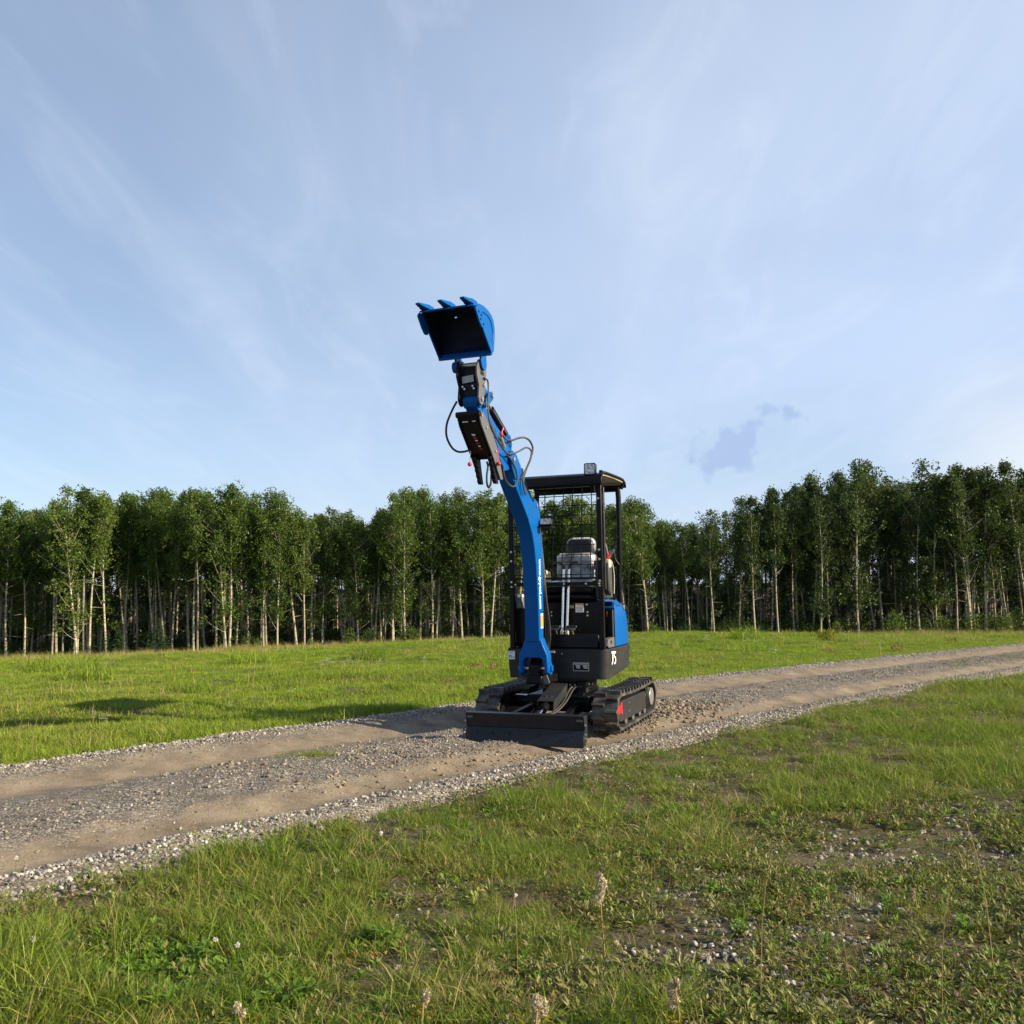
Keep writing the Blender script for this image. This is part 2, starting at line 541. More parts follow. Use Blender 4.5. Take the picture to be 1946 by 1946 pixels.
rut = t.math('MAXIMUM', band(-1.02, 0.30, 0.14), band(0.72, 0.34, 0.14))
fine = t.noise(70.0, 5, 0.7, P)
vor = t.new('ShaderNodeTexVoronoi')
vor.inputs['Scale'].default_value = 75.0
t.l.new(P, vor.inputs['Vector'])
pebc = t.new('ShaderNodeSeparateColor')
t.l.new(vor.outputs['Color'], pebc.inputs[0])
grav = t.ramp(pebc.outputs[0], [(0.0, (0.060, 0.053, 0.045)), (0.35, (0.145, 0.127, 0.105)), (0.7, (0.250, 0.220, 0.181)), (1.0, (0.45, 0.41, 0.345))])
grav = t.mix(t.rng(t.noise(2.0, 5, 0.6, P), 0.35, 0.7, 0.15, 0.6), grav, (0.125, 0.103, 0.080))
tan = t.ramp(t.noise(3.2, 7, 0.68, P), [(0.30, (0.120, 0.096, 0.069)), (0.48, (0.200, 0.160, 0.113)), (0.70, (0.300, 0.242, 0.170))])
tan = t.mix(t.rng(fine, 0.50, 0.75, 0.0, 0.5), tan, (0.115, 0.092, 0.070))
tan = t.mix(t.math('MULTIPLY', t.rng(pebc.outputs[1], 0.80, 0.95), 0.6), tan, grav)
t.l.new(t.mix(rut, grav, tan), t.b.inputs['Base Color'])
t.b.inputs['Roughness'].default_value = 0.93
t.b.inputs['Specular IOR Level'].default_value = 0.15
hgt = t.math('ADD', t.math('MULTIPLY', t.math('SUBTRACT', 1.0, vor.outputs['Distance']), t.math('SUBTRACT', 1.0, t.math('MULTIPLY', rut, 0.85))), t.math('MULTIPLY', fine, 0.7))
t.bump(hgt, 0.7, 0.012)


# ------------------------------------------------------------------ mesh helpers
class MB:
    """collects shapes; build() links them as ONE mesh object"""
    def __init__(self):
        self.v, self.f = [], []

    def add(self, vs, fs):
        o = len(self.v)
        self.v += [tuple(q) for q in vs]
        self.f += [tuple(i + o for i in q) for q in fs]
        return self

    def box(self, c, s, rot=None):
        hx, hy, hz = s[0] / 2, s[1] / 2, s[2] / 2
        R = (rot or Euler((0, 0, 0))).to_matrix()
        vs = [Vector(c) + R @ Vector((x, y, z)) for x in (-hx, hx) for y in (-hy, hy) for z in (-hz, hz)]
        return self.add(vs, [(0, 1, 3, 2), (4, 6, 7, 5), (0, 4, 5, 1), (2, 3, 7, 6), (0, 2, 6, 4), (1, 5, 7, 3)])

    def bar(self, p0, p1, w, h, up=(0, 0, 1)):
        p0, p1 = Vector(p0), Vector(p1)
        d = (p1 - p0).normalized()
        s = d.cross(Vector(up))
        if s.length < 1e-4:
            s = d.cross(Vector((0, 1, 0)))
        s.normalize()
        q = s.cross(d)
        vs = [p + s * (w / 2) * a + q * (h / 2) * b for p in (p0, p1) for a, b in ((-1, -1), (1, -1), (1, 1), (-1, 1))]
        return self.add(vs, [(3, 2, 1, 0), (4, 5, 6, 7), (0, 1, 5, 4), (1, 2, 6, 5), (2, 3, 7, 6), (3, 0, 4, 7)])

    def cyl(self, p0, p1, r0, r1=None, n=16):
        return self.tube([p0, p1], [r0, r0 if r1 is None else r1], n)

    def tube(self, pts, r, n=8, cap=True):
        pts = [Vector(p) for p in pts]
        rs = r if isinstance(r, (list, tuple)) else [r] * len(pts)
        vs, fs = [], []
        prev = None
        for i, p in enumerate(pts):
            d = (pts[min(i + 1, len(pts) - 1)] - pts[max(i - 1, 0)])
            d = d.normalized() if d.length > 1e-9 else Vector((0, 0, 1))
            if prev is None:
                a = Vector((0, 0, 1)) if abs(d.z) < 0.9 else Vector((1, 0, 0))
                s = d.cross(a).normalized()
            else:
                s = (prev - d * prev.dot(d))
                s = s.normalized() if s.length > 1e-6 else d.orthogonal().normalized()
            prev = s
            q = d.cross(s)
            for k in range(n):
                an = 2 * math.pi * k / n
                vs.append(p + (s * math.cos(an) + q * math.sin(an)) * rs[i])
        for i in range(len(pts) - 1):
            for k in range(n):
                a, b = i * n + k, i * n + (k + 1) % n
                fs.append((a, b, b + n, a + n))
        if cap:
            fs.append(tuple(range(n - 1, -1, -1)))
            fs.append(tuple(range((len(pts) - 1) * n, len(pts) * n)))
        return self.add(vs, fs)

    def prism(self, poly, lo, hi, fn):
        """poly: 2-D outline; fn(p, q, h) gives the 3-D point"""
        n = len(poly)
        vs = [fn(p, q, lo) for p, q in poly] + [fn(p, q, hi) for p, q in poly]
        fs = [tuple(range(n - 1, -1, -1)), tuple(range(n, 2 * n))] + [(i, (i + 1) % n, (i + 1) % n + n, i + n) for i in range(n)]
        return self.add(vs, fs)

    def side(self, poly, a0, a1):          # outline in (forward, up), extruded across the machine
        return self.prism(poly, a0, a1, lambda f, z, h: (h, -f, z))

    def front(self, poly, f0, f1):         # outline in (across, up), extruded forward
        return self.prism(poly, f0, f1, lambda a, z, h: (a, -h, z))

    def plan(self, poly, z0, z1):          # outline in (across, forward), extruded up
        return self.prism(poly, z0, z1, lambda a, f, h: (a, -f, h))

    def ball(self, c, r, n=10, sz=1.0):
        vs, fs = [], []
        m_ = n // 2
        for i in range(m_ + 1):
            th = math.pi * i / m_
            for k in range(n):
                ph = 2 * math.pi * k / n
                vs.append((c[0] + r * math.sin(th) * math.cos(ph), c[1] + r * math.sin(th) * math.sin(ph), c[2] + sz * r * math.cos(th)))
        for i in range(m_):
            for k in range(n):
                a, b = i * n + k, i * n + (k + 1) % n
                fs.append((a, b, b + n, a + n))
        return self.add(vs, fs)

    def mesh(self, name, mat, sharp=38, weld=True):
        me = bpy.data.meshes.new(name)
        me.from_pydata(self.v, [], self.f)
        bm = bmesh.new()
        bm.from_mesh(me)
        if weld:
            bmesh.ops.remove_doubles(bm, verts=bm.verts, dist=1e-5)
        bmesh.ops.recalc_face_normals(bm, faces=bm.faces)
        lim = rad(sharp)
        for f in bm.faces:
            f.smooth = True
        for e in bm.edges:
            if len(e.link_faces) != 2 or e.calc_face_angle(3.0) > lim:
                e.smooth = False
        bm.to_mesh(me)
        bm.free()
        if mat:
            me.materials.append(MATS[mat])
        return me

    def build(self, name, mat, parent=None, bevel=0.0, sharp=38):
        o = bpy.data.objects.new(name, self.mesh(name, mat, sharp))
        COL.objects.link(o)
        if parent is not None:
            o.parent = parent
        if bevel:
            md = o.modifiers.new('bevel', 'BEVEL')
            md.width = bevel
            md.segments = 2
            md.limit_method = 'ANGLE'
            md.angle_limit = rad(35)
            md.harden_normals = False
        return o


def tag(o, label=None, cat=None, group=None, kind=None):
    if label:
        o['label'] = label
    if cat:
        o['category'] = cat
    if group:
        o['group'] = group
    if kind:
        o['kind'] = kind
    return o


def empty(name, loc=(0, 0, 0), rz=0.0):
    o = bpy.data.objects.new(name, None)
    o.empty_display_size = 0.2
    o.location = loc
    o.rotation_euler = (0, 0, rz)
    COL.objects.link(o)
    return o


def raw_mesh(name, verts, faces_flat, loop_tot, mat, smooth=False):
    """fast mesh from numpy arrays"""
    me = bpy.data.meshes.new(name)
    me.vertices.add(len(verts))
    me.vertices.foreach_set('co', np.asarray(verts, np.float32).ravel())
    me.loops.add(len(faces_flat))
    me.loops.foreach_set('vertex_index', np.asarray(faces_flat, np.int32))
    tot = np.asarray(loop_tot, np.int32)
    me.polygons.add(len(tot))
    st = np.concatenate([[0], np.cumsum(tot)[:-1]]).astype(np.int32)
    me.polygons.foreach_set('loop_start', st)
    me.polygons.foreach_set('loop_total', tot)
    me.polygons.foreach_set('use_smooth', np.full(len(tot), smooth, bool))
    me.update(calc_edges=True)
    me.validate()
    if mat:
        me.materials.append(MATS[mat])
    return me


def link(name, me, parent=None):
    o = bpy.data.objects.new(name, me)
    COL.objects.link(o)
    if parent is not None:
        o.parent = parent
    return o


# ------------------------------------------------------------------ ground and road
def axis(lo_far, lo, hi, hi_far, step, grow=1.16):
    mid = list(np.arange(lo, hi + 1e-6, step))
    a, d = [], step
    p = lo
    while p > lo_far:
        d *= grow
        p -= d
        a.append(p)
    b, d = [], step
    p = hi
    while p < hi_far:
        d *= grow
        p += d
        b.append(p)
    return np.array(a[::-1] + mid + b)


gx_, gy_ = axis(-700, -7, 12, 700, 0.11), axis(-60, 1.5, 20, 1200, 0.11)
GX, GY = np.meshgrid(gx_, gy_)
GZ = ground_h(GX, GY)
s_, t_ = road_st(GX, GY)
GZ = GZ - 0.10 * (1 - sstep(ROAD_HW - 0.02, ROAD_HW + 0.16, np.abs(t_)))
near = (GY < 14)
GZ = GZ + 0.018 * fbm(GX * 4, GY * 4, 31) * near
nx, ny = len(gx_), len(gy_)
ii = np.arange(nx * ny).reshape(ny, nx)
quads = np.stack([ii[:-1, :-1], ii[:-1, 1:], ii[1:, 1:], ii[1:, :-1]], -1).reshape(-1, 4)
ground = link('ground', raw_mesh('ground', np.stack([GX, GY, GZ], -1).reshape(-1, 3), quads.ravel(), np.full(len(quads), 4), 'meadow_ground', True))
tag(ground, kind='structure')

rs = np.concatenate([np.arange(-14, -2, 0.25), np.arange(-2, 26, 0.045), np.arange(26, 60, 0.3)])
rt = np.linspace(-ROAD_HW - 0.16, ROAD_HW + 0.16, 76)
RS, RT = np.meshgrid(rs, rt, indexing='ij')
RX, RY = road_xy(RS, RT)
RZ = base_h(RX, RY) + road_profile(RS, RT) - 0.10 * sstep(ROAD_HW - 0.03, ROAD_HW + 0.16, np.abs(RT))
ii = np.arange(RX.size).reshape(RX.shape)
quads = np.stack([ii[:-1, :-1], ii[:-1, 1:], ii[1:, 1:], ii[1:, :-1]], -1).reshape(-1, 4)[:, ::-1]
me = raw_mesh('road', np.stack([RX, RY, RZ], -1).reshape(-1, 3), quads.ravel(), np.full(len(quads), 4), 'gravel_road', True)
uvl = me.uv_layers.new(name='UVMap')
uvd = np.stack([RT, RS], -1).reshape(-1, 2)[quads.ravel()]
uvl.data.foreach_set('uv', uvd.astype(np.float32).ravel())
road = link('road', me)
tag(road, kind='structure')


# ------------------------------------------------------------------ the mini excavator
# machine frame: a = across (towards its left-hand side), f = forward (towards the blade), z = up; f = 0 at the blade
TH = rad(21.5)
AW = np.array([math.cos(TH), -math.sin(TH), 0])
AF = np.array([-math.sin(TH), -math.cos(TH), 0])
BLADE_MID = np.array([0.0654, 7.488, 0.0])
ROOT_F = -1.2
root_p = BLADE_MID + AF * ROOT_F
MACH_Z = 0.012
EXC = empty('mini_excavator', (root_p[0], root_p[1], MACH_Z), -TH)
tag(EXC, 'blue and black tracked mini excavator with raised boom, bucket and canopy', 'excavator')


def part(mb, name, mat, parent=None, bevel=0.0, sharp=38):
    o = mb.build(name, mat, EXC if parent is None else parent, bevel, sharp)
    if parent is None:
        o.location = (0, ROOT_F, 0)
    return o


def pa(u, v, a):
    """where the sight line of a pixel meets the machine's plane at a -> (f, z)"""
    d = ray(u, v)
    p0 = BLADE_MID + AW * a - CAM_O
    p = CAM_O + d * ((p0 @ AW) / (d @ AW)) - BLADE_MID
    return float(p @ AF), float(p[2])


Z1 = lambda x, y: (760 + x / 6.44, 550 + y / 6.44)
Z2 = lambda x, y: (820 + x / 7.728, 750 + y / 7.728)


def P(a, f, z):
    return (a, -f, z)


def smooth_path(pts, n=6):
    """Catmull-Rom through points"""
    pts = [Vector(p) for p in pts]
    q = [pts[0] * 2 - pts[1]] + pts + [pts[-1] * 2 - pts[-2]]
    out = []
    for i in range(1, len(q) - 2):
        for k in range(n):
            t_ = k / n
            a, b, c, d = q[i - 1], q[i], q[i + 1], q[i + 2]
            out.append(0.5 * ((2 * b) + (c - a) * t_ + (2 * a - 5 * b + 4 * c - d) * t_ ** 2 + (3 * b - a - 3 * c + d) * t_ ** 3))
    out.append(pts[-1])
    return out


def arc(cx_, cz, r, a0, a1, n):
    return [(cx_ + r * math.cos(rad(a0 + (a1 - a0) * k / n)), cz + r * math.sin(rad(a0 + (a1 - a0) * k / n))) for k in range(n + 1)]


def roundrect(x0, x1, y0, y1, r, n=4):
    return arc(x1 - r, y1 - r, r, 0, 90, n) + arc(x0 + r, y1 - r, r, 90, 180, n) + arc(x0 + r, y0 + r, r, 180, 270, n) + arc(x1 - r, y0 + r, r, 270, 360, n)


def bolt(parent, p, r=0.011, axis=(1, 0, 0), h=0.008, mat='zinc', name='bolt'):
    p, ax = Vector(p), Vector(axis)
    return part(MB().cyl(p - ax * 0.002, p + ax * h, r, r * 0.9, 6), name, mat, parent)


# ---- tracks
R_T, ZC = 0.148, 0.172
F_FR, F_RE = -0.690, -1.790


def track_path(n=10):
    """closed stadium path of the belt: (f, z, outward angle)"""
    pts = []
    Lq = F_FR - F_RE
    for k in range(n + 1):
        an = -90 + 180 * k / n
        pts.append((F_FR + R_T * math.cos(rad(an)), ZC + R_T * math.sin(rad(an))))
    for k in range(1, 10):
        sag = -0.012 * math.sin(math.pi * k / 10)
        pts.append((F_FR - Lq * k / 10, ZC + R_T + sag))
    for k in range(n + 1):
        an = 90 + 180 * k / n
        pts.append((F_RE + R_T * math.cos(rad(an)), ZC + 0.004 + R_T * math.sin(rad(an))))
    for k in range(1, 10):
        pts.append((F_RE + Lq * k / 10, ZC - R_T + 0.004 * (1 - k / 10)))
    return pts


TP = track_path()
lug_mesh = {}
for row in (-1, 1):
    mb = MB()
    # one tread lug, origin at the belt surface, x across, y along, z outward
    w0, w1 = (0.006, 0.106)
    x0, x1 = (w0, w1) if row > 0 else (-w1, -w0)
    xm = (x0 + x1) / 2
    prof = [(x0, -0.020), (xm, -0.013), (x1, -0.020), (x1, 0.014), (xm, 0.021), (x0, 0.014)] if row > 0 else [(x0, -0.020), (xm, -0.013), (x1, -0.020), (x1, 0.014), (xm, 0.021), (x0, 0.014)]
    n_ = len(prof)
    mb.add([(p, q, -0.004) for p, q in prof] + [(p * 1.0, q * 0.62, 0.030) for p, q in prof],
           [tuple(range(n_ - 1, -1, -1)), tuple(range(n_, 2 * n_))] + [(i, (i + 1) % n_, (i + 1) % n_ + n_, i + n_) for i in range(n_)])
    lug_mesh[row] = mb.mesh('lug', 'rubber_dusty')


def resample_closed(pts, n, off=0.0):
    p = np.array(pts + [pts[0]])
    d = np.r_[0, np.cumsum(np.hypot(*np.diff(p, axis=0).T))]
    tt = (np.arange(n) / n * d[-1] + off) % d[-1]
    return np.stack([np.interp(tt, d, p[:, 0]), np.interp(tt, d, p[:, 1])], -1), d[-1]


for side, a0, a1 in (('r', 0.388, 0.608), ('l', -0.650, -0.430)):
    ac = (a0 + a1) / 2
    hw = (a1 - a0) / 2 - 0.003
    fine_p, per = resample_closed(TP, 90)
    vs, fs = [], []
    nP = len(fine_p)
    tang = np.roll(fine_p, -1, 0) - np.roll(fine_p, 1, 0)
    tang /= np.linalg.norm(tang, axis=1)[:, None]
    nor = np.stack([tang[:, 1], -tang[:, 0]], -1)
    for k in range(nP):
        f_, z_ = fine_p[k]
        nf, nz_ = nor[k]
        for (aa, off) in ((-hw, 0.0), (hw, 0.0), (hw, -0.022), (-hw, -0.022)):
            vs.append(P(ac + aa, f_ + nf * off, z_ + nz_ * off))
    for k in range(nP):
        k2 = (k + 1) % nP
        for j in range(4):
            j2 = (j + 1) % 4
            fs.append((k * 4 + j, k * 4 + j2, k2 * 4 + j2, k2 * 4 + j))
    belt = part(MB().add(vs, fs), 'rubber_track', 'rubber_dusty')
    NL = 31
    for row in (-1, 1):
        lp, _ = resample_closed(TP, NL, 0.0 if row < 0 else per / NL / 2)
        lp2, _ = resample_closed(TP, NL, (0.0 if row < 0 else per / NL / 2) + 0.004)
        for k in range(NL):
            d = lp2[k] - lp[k]
            d /= np.linalg.norm(d)
            nf, nz_ = d[1], -d[0]
            o = bpy.data.objects.new('lug', lug_mesh[row])
            COL.objects.link(o)
            o.parent = belt
            M = Matrix(((1, 0, 0, ac), (0, -d[0], -nf, -lp[k][0]), (0, d[1], nz_, lp[k][1]), (0, 0, 0, 1)))
            o.matrix_local = M
    # frame between the wheels
    out = a1 if side == 'r' else a0
    sg = 1 if side == 'r' else -1
    fo = out - sg * 0.022
    fi = ac - sg * 0.06
    frame = part(MB().side([(-0.70, 0.255), (-1.56, 0.248), (-1.60, 0.215), (-1.60, 0.105), (-1.56, 0.085), (-0.72, 0.085), (-0.62, 0.12), (-0.60, 0.20)], min(fo, fi), max(fo, fi)), 'track_frame', 'charcoal_paint', None, 0.006)
    part(MB().cyl(P(ac - 0.06, F_FR, ZC), P(ac + 0.06, F_FR, ZC), R_T - 0.024, None, 28), 'idler', 'black_paint', frame, 0.006)
    spk = part(MB().cyl(P(ac - 0.05, F_RE, ZC + 0.004), P(ac + 0.05, F_RE, ZC + 0.004), R_T - 0.034, None, 24), 'sprocket', 'black_paint', frame, 0.004)
    part(MB().cyl(P(ac, F_RE, ZC + 0.004), P(out - sg * 0.012, F_RE, ZC + 0.004), 0.088, 0.080, 28), 'travel_motor', 'lime_plate', frame, 0.004)
    for fr in (-0.92, -1.16, -1.40, -1.58):
        part(MB().cyl(P(ac - 0.055, fr, 0.088), P(out - sg * 0.03, fr, 0.088), 0.044, None, 16), 'roller', 'grey_steel', frame, 0.003)
    part(MB().cyl(P(ac - 0.05, -1.24, 0.262), P(ac + 0.05, -1.24, 0.262), 0.030, None, 14), 'carrier_roller', 'black_paint', frame, 0.003)
    for (fb, zb) in ((-0.98, 0.215), (-0.98, 0.145), (-1.55, 0.215)):
        bolt(frame, P(fo, fb, zb), 0.010, (sg, 0, 0), 0.006)
    part(MB().side([(-1.60, 0.275), (-1.665, 0.285), (-1.68, 0.27), (-1.68, 0.10), (-1.655, 0.085), (-1.60, 0.095)], min(fo - sg * 0.02, fo), max(fo - sg * 0.02, fo)), 'motor_guard', 'black_paint', frame, 0.008)
    if side == 'r':
        # red arrow sticker with a flared tail
        AR = [(-0.615, 0.190), (-0.668, 0.235), (-0.668, 0.213), (-0.705, 0.216), (-0.760, 0.245), (-0.752, 0.195), (-0.770, 0.146), (-0.705, 0.168), (-0.668, 0.170), (-0.668, 0.145)]
        part(MB().side(AR, fo + 0.001, fo + 0.003), 'red_arrow_sticker', 'red_sticker', frame)

# ---- undercarriage centre
mb = MB()
mb.plan([(-0.30, -0.86), (0.27, -0.86), (0.27, -1.58), (-0.30, -1.58)], 0.135, 0.275)
mb.box(P(0.0, -1.2, 0.295), (0.40, 0.42, 0.04))
car = part(mb, 'center_frame', 'black_paint', None, 0.012)
for fr in (-0.96, -1.46):
    part(MB().cyl(P(-0.50, fr, 0.205), P(0.45, fr, 0.205), 0.052, None, 20), 'axle_tube', 'black_paint', car, 0.003)
part(MB().cyl(P(-0.44, -0.90, 0.262), P(-0.10, -0.90, 0.268), 0.010, None, 12), 'gauge_cylinder_rod', 'chrome', car)
part(MB().cyl(P(-0.12, -0.90, 0.268), P(0.22, -0.90, 0.272), 0.026, None, 16), 'gauge_cylinder', 'black_paint', car, 0.003)
part(MB().box(P(0.175, -1.0, 0.335), (0.085, 0.08, 0.10)), 'swivel_block', 'charcoal_paint', car, 0.006)
ring = part(MB().cyl(P(0, -1.2, 0.31), P(0, -1.2, 0.385), 0.235, None, 40), 'slew_ring', 'black_paint', None, 0.004)
for k in range(14):
    an = rad(200 + 140 * k / 13)
    bolt(ring, P(0.236 * math.cos(an), -1.2 - 0.236 * math.sin(an), 0.352), 0.009, (math.cos(an), math.sin(an), 0), 0.007)
part(MB().cyl(P(0, -1.2, 0.385), P(0, -1.2, 0.43), 0.27, None, 40), 'slew_cover', 'charcoal_paint', ring, 0.004)

# ---- dozer blade with its arms and lift cylinder
BW = 0.490
blade = part(MB().side([(0.012, 0.222), (-0.010, 0.222), (-0.040, 0.11), (-0.030, 0.02), (-0.018, 0.02), (-0.026, 0.11)], -BW, BW), 'dozer_blade', 'blade_paint', None, 0.003)
part(MB().side([(-0.026, 0.112), (-0.012, 0.114), (0.014, 0.060), (0.030, -0.012), (0.014, -0.012), (-0.010, 0.055)], -BW, BW), 'cutting_edge', 'blade_paint', blade, 0.002)
part(MB().side([(0.013, 0.226), (-0.075, 0.226), (-0.075, 0.216), (0.013, 0.216)], -BW - 0.002, BW + 0.002), 'top_flange', 'blade_paint', blade, 0.002)
for sg in (-1, 1):
    part(MB().side([(0.012, 0.224), (-0.075, 0.224), (-0.075, 0.05), (-0.02, 0.0), (0.022, 0.0), (0.012, 0.06), (-0.014, 0.12)], sg * BW - 0.005, sg * BW + 0.005), 'end_plate', 'blade_paint', blade, 0.002)
    mb = MB()
    for q in (0, 1):
        mb.bar(P(sg * 0.455 - 0.026, 0.004 + 0.001, 0.182 + q * 0.018), P(sg * 0.455 + 0.026, 0.004 + 0.001, 0.182 + q * 0.018), 0.004, 0.004)
    mb.bar(P(sg * 0.455 - 0.026, 0.0055, 0.182), P(sg * 0.455 - 0.026, 0.0055, 0.200), 0.004, 0.004, (1, 0, 0))
    part(mb, 'tie_slot_rim', 'charcoal_paint', blade)
    part(MB().box(P(sg * 0.455, 0.001, 0.191), (0.050, 0.012, 0.016)), 'tie_slot', 'grey_steel', blade, 0.003)
    for zb in (0.155, 0.085, 0.055):
        bolt(blade, P(sg * (BW + 0.006), -0.01, zb), 0.010, (sg, 0, 0), 0.008)
    for q in range(3):
        bolt(blade, P(sg * (0.12 + 0.14 * q), 0.016, 0.075), 0.009, (0, -1, 0), 0.004, 'blade_paint')
arm = MB()
for sg in (-1, 1):
    arm.bar(P(sg * 0.27, -0.05, 0.10), P(sg * 0.16, -0.92, 0.19), 0.055, 0.10)
part(arm, 'blade_arms', 'black_paint', blade, 0.006)
part(MB().plan([(-0.30, -0.04), (0.30, -0.04), (0.20, -0.34), (-0.20, -0.34)], 0.135, 0.147), 'blade_gusset', 'charcoal_paint', blade, 0.003)
cyl_a = 0.055
part(MB().cyl(P(cyl_a, -0.06, 0.155), P(cyl_a, -0.34, 0.245), 0.015, None, 14), 'blade_cylinder_rod', 'chrome', blade)
part(MB().cyl(P(cyl_a, -0.28, 0.225), P(cyl_a, -0.80, 0.335), 0.036, None, 20), 'blade_cylinder', 'black_paint', blade, 0.003)
# sheet-metal guard over the lift cylinder
g0, g1 = (-0.36, 0.285), (-0.72, 0.392)
mb = MB()
hwg = 0.072
gv = [P(cyl_a - hwg, g0[0], g0[1]), P(cyl_a + hwg, g0[0], g0[1]), P(cyl_a + hwg, g1[0], g1[1]), P(cyl_a - hwg, g1[0], g1[1])]
dn = Vector(P(0, 0.022, -0.085))
vs = [Vector(q) for q in gv] + [Vector(q) + dn for q in gv]
mb.add(vs, [(0, 1, 2, 3), (0, 3, 7, 4), (1, 5, 6, 2)])
grd = part(mb, 'cylinder_guard', 'charcoal_paint', blade)
sd = grd.modifiers.new('thick', 'SOLIDIFY')
sd.thickness = 0.006
for q in (-1, 1):
    bolt(grd, P(cyl_a + q * 0.022, -0.45, 0.314), 0.007, (0, -0.2, 1), 0.006, 'chrome')
for q in (0, 1):
    part(MB().tube(smooth_path([P(0.17 + 0.02 * q, -0.93, 0.34), P(0.13 + 0.03 * q, -0.80, 0.345), P(0.115 + 0.02 * q, -0.62, 0.24), P(0.07 + 0.02 * q, -0.45, 0.175), P(0.03, -0.30, 0.19)]), 0.009, 8), 'hydraulic_hose', 'hose_sleeve' if q == 0 else 'hose', blade)

# ---- upper frame (skirt)
def skirt_outline(inset=0.0):
    w, r = 0.462 - inset, 0.075
    fr = -0.815 - inset
    pts = arc(w - r, fr - r, r, 90, 0, 6)[::1]
    pts = [(a_, f_) for a_, f_ in pts]
    tail = [(w, -1.50), (w - 0.012, -1.60), (w - 0.07, -1.71), (w - 0.18, -1.79), (0.10, -1.83), (-0.10, -1.83), (-w + 0.18, -1.79), (-w + 0.07, -1.71), (-w + 0.012, -1.60), (-w, -1.50)]
    left = arc(-w + 0.03, fr - 0.03, 0.03, 180, 90, 4)
    return pts + tail + left


OT, OB = skirt_outline(0.0), skirt_outline(0.014)
zb_fn = lambda f_: 0.418 + max(0.0, (-f_ - 1.02)) * 0.10
n_ = len(OT)
vs = [P(a_, f_, 0.672) for a_, f_ in OT] + [P(a_, f_, zb_fn(f_)) for a_, f_ in OB]
fs = [(i, (i + 1) % n_, (i + 1) % n_ + n_, i + n_) for i in range(n_)] + [tuple(range(n_)), tuple(range(2 * n_ - 1, n_ - 1, -1))]
deck = part(MB().add(vs, fs), 'upper_frame', 'charcoal_paint', None, 0.006)
part(MB().plan([(a_ * 0.985, -1.2 + (f_ + 1.2) * 0.985) for a_, f_ in OT], 0.672, 0.680), 'deck_plate', 'black_paint', deck, 0.002)
lab = part(MB().front([(-0.452, 0.580), (-0.385, 0.580), (-0.385, 0.652), (-0.452, 0.652)], -0.8165, -0.8135), 'noise_label', 'white_sticker', deck)
plate = part(MB().front(roundrect(0.147, 0.291, 0.487, 0.562, 0.004, 2), -0.8165, -0.8130), 'rating_plate', 'lime_plate', deck)
part(MB().front(roundrect(0.154, 0.284, 0.494, 0.542, 0.006, 3), -0.8135, -0.8125), 'plate_field', 'black_paint', plate)
for q in range(3):
    for (x0, x1) in ((0.172, 0.212), (0.236, 0.278)):
        part(MB().front([(x0 + 0.004 * q, 0.532 - 0.010 * q), (x1, 0.532 - 0.010 * q), (x1, 0.537 - 0.010 * q), (x0 + 0.004 * q, 0.537 - 0.010 * q)], -0.8126, -0.8119), 'plate_text_line', 'white_sticker', plate)
bolt(deck, P(0.045, -0.815, 0.628), 0.013, (0, -1, 0), 0.010, 'charcoal_paint')
bolt(deck, P(0.052, -0.815, 0.633), 0.007, (0, -1, 0), 0.014, 'zinc')
part(MB().front([(-0.055, 0.640), (-0.010, 0.640), (-0.010, 0.658), (-0.055, 0.658)], -0.80, -0.806), 'small_sticker', 'white_sticker', deck)
# white logo on the right-hand skirt: two stems hanging from one bar, the second closing into a bowl
lg = MB()
ax_ = 0.4635


def lgp(poly):
    lg.side(poly, ax_, ax_ + 0.0025)


lgp([(-0.912, 0.650), (-1.042, 0.644), (-1.044, 0.626), (-0.914, 0.631)])
lgp([(-0.936, 0.632), (-0.958, 0.631), (-0.955, 0.566), (-0.944, 0.545), (-0.912, 0.536), (-0.912, 0.553), (-0.930, 0.562), (-0.934, 0.572)])
lgp([(-0.982, 0.628), (-1.000, 0.627), (-1.000, 0.606), (-1.034, 0.598), (-1.048, 0.574), (-1.038, 0.546), (-1.004, 0.534), (-0.984, 0.537), (-0.984, 0.550), (-1.004, 0.549), (-1.022, 0.557), (-1.029, 0.574), (-1.020, 0.587), (-0.982, 0.592)])
part(lg, 'logo', 'white_sticker', deck)


def text_part(txt, size, mat, parent, M, name, bold=0.0, sx=1.0):
    cu = bpy.data.curves.new(name, 'FONT')
    cu.body = txt
    cu.size = size
    cu.align_x = 'CENTER'
    cu.align_y = 'CENTER'
    cu.offset = bold
    cu.resolution_u = 2
    ob = bpy.data.objects.new(name, cu)
    COL.objects.link(ob)
    bpy.context.view_layer.update()
    me_ = bpy.data.meshes.new_from_object(ob.evaluated_get(bpy.context.evaluated_depsgraph_get()))
    bpy.data.objects.remove(ob)
    bpy.data.curves.remove(cu)
    me_.name = name
    for v in me_.vertices:
        v.co.x *= sx
    me_.materials.clear()
    me_.materials.append(MATS[mat])
    o = link(name, me_, parent)
    o.matrix_local = M
    return o


def front_M(a_, f_, z_):          # text facing forward (towards -y local), reading left to right in +a
    return Matrix(((1, 0, 0, a_), (0, 0, -1, -f_), (0, 1, 0, z_), (0, 0, 0, 1)))


text_part('93', 0.034, 'label_ink', lab, front_M(-0.428, -0.8128, 0.603), 'noise_value', 0.0008)
text_part('dB', 0.016, 'label_ink', lab, front_M(-0.398, -0.8128, 0.598), 'noise_unit', 0.0003)
text_part('LWA', 0.016, 'label_ink', lab, front_M(-0.421, -0.8128, 0.637), 'noise_symbol', 0.0003)

# ---- engine hood, fenders, tank
def hood_ring(z):
    return z


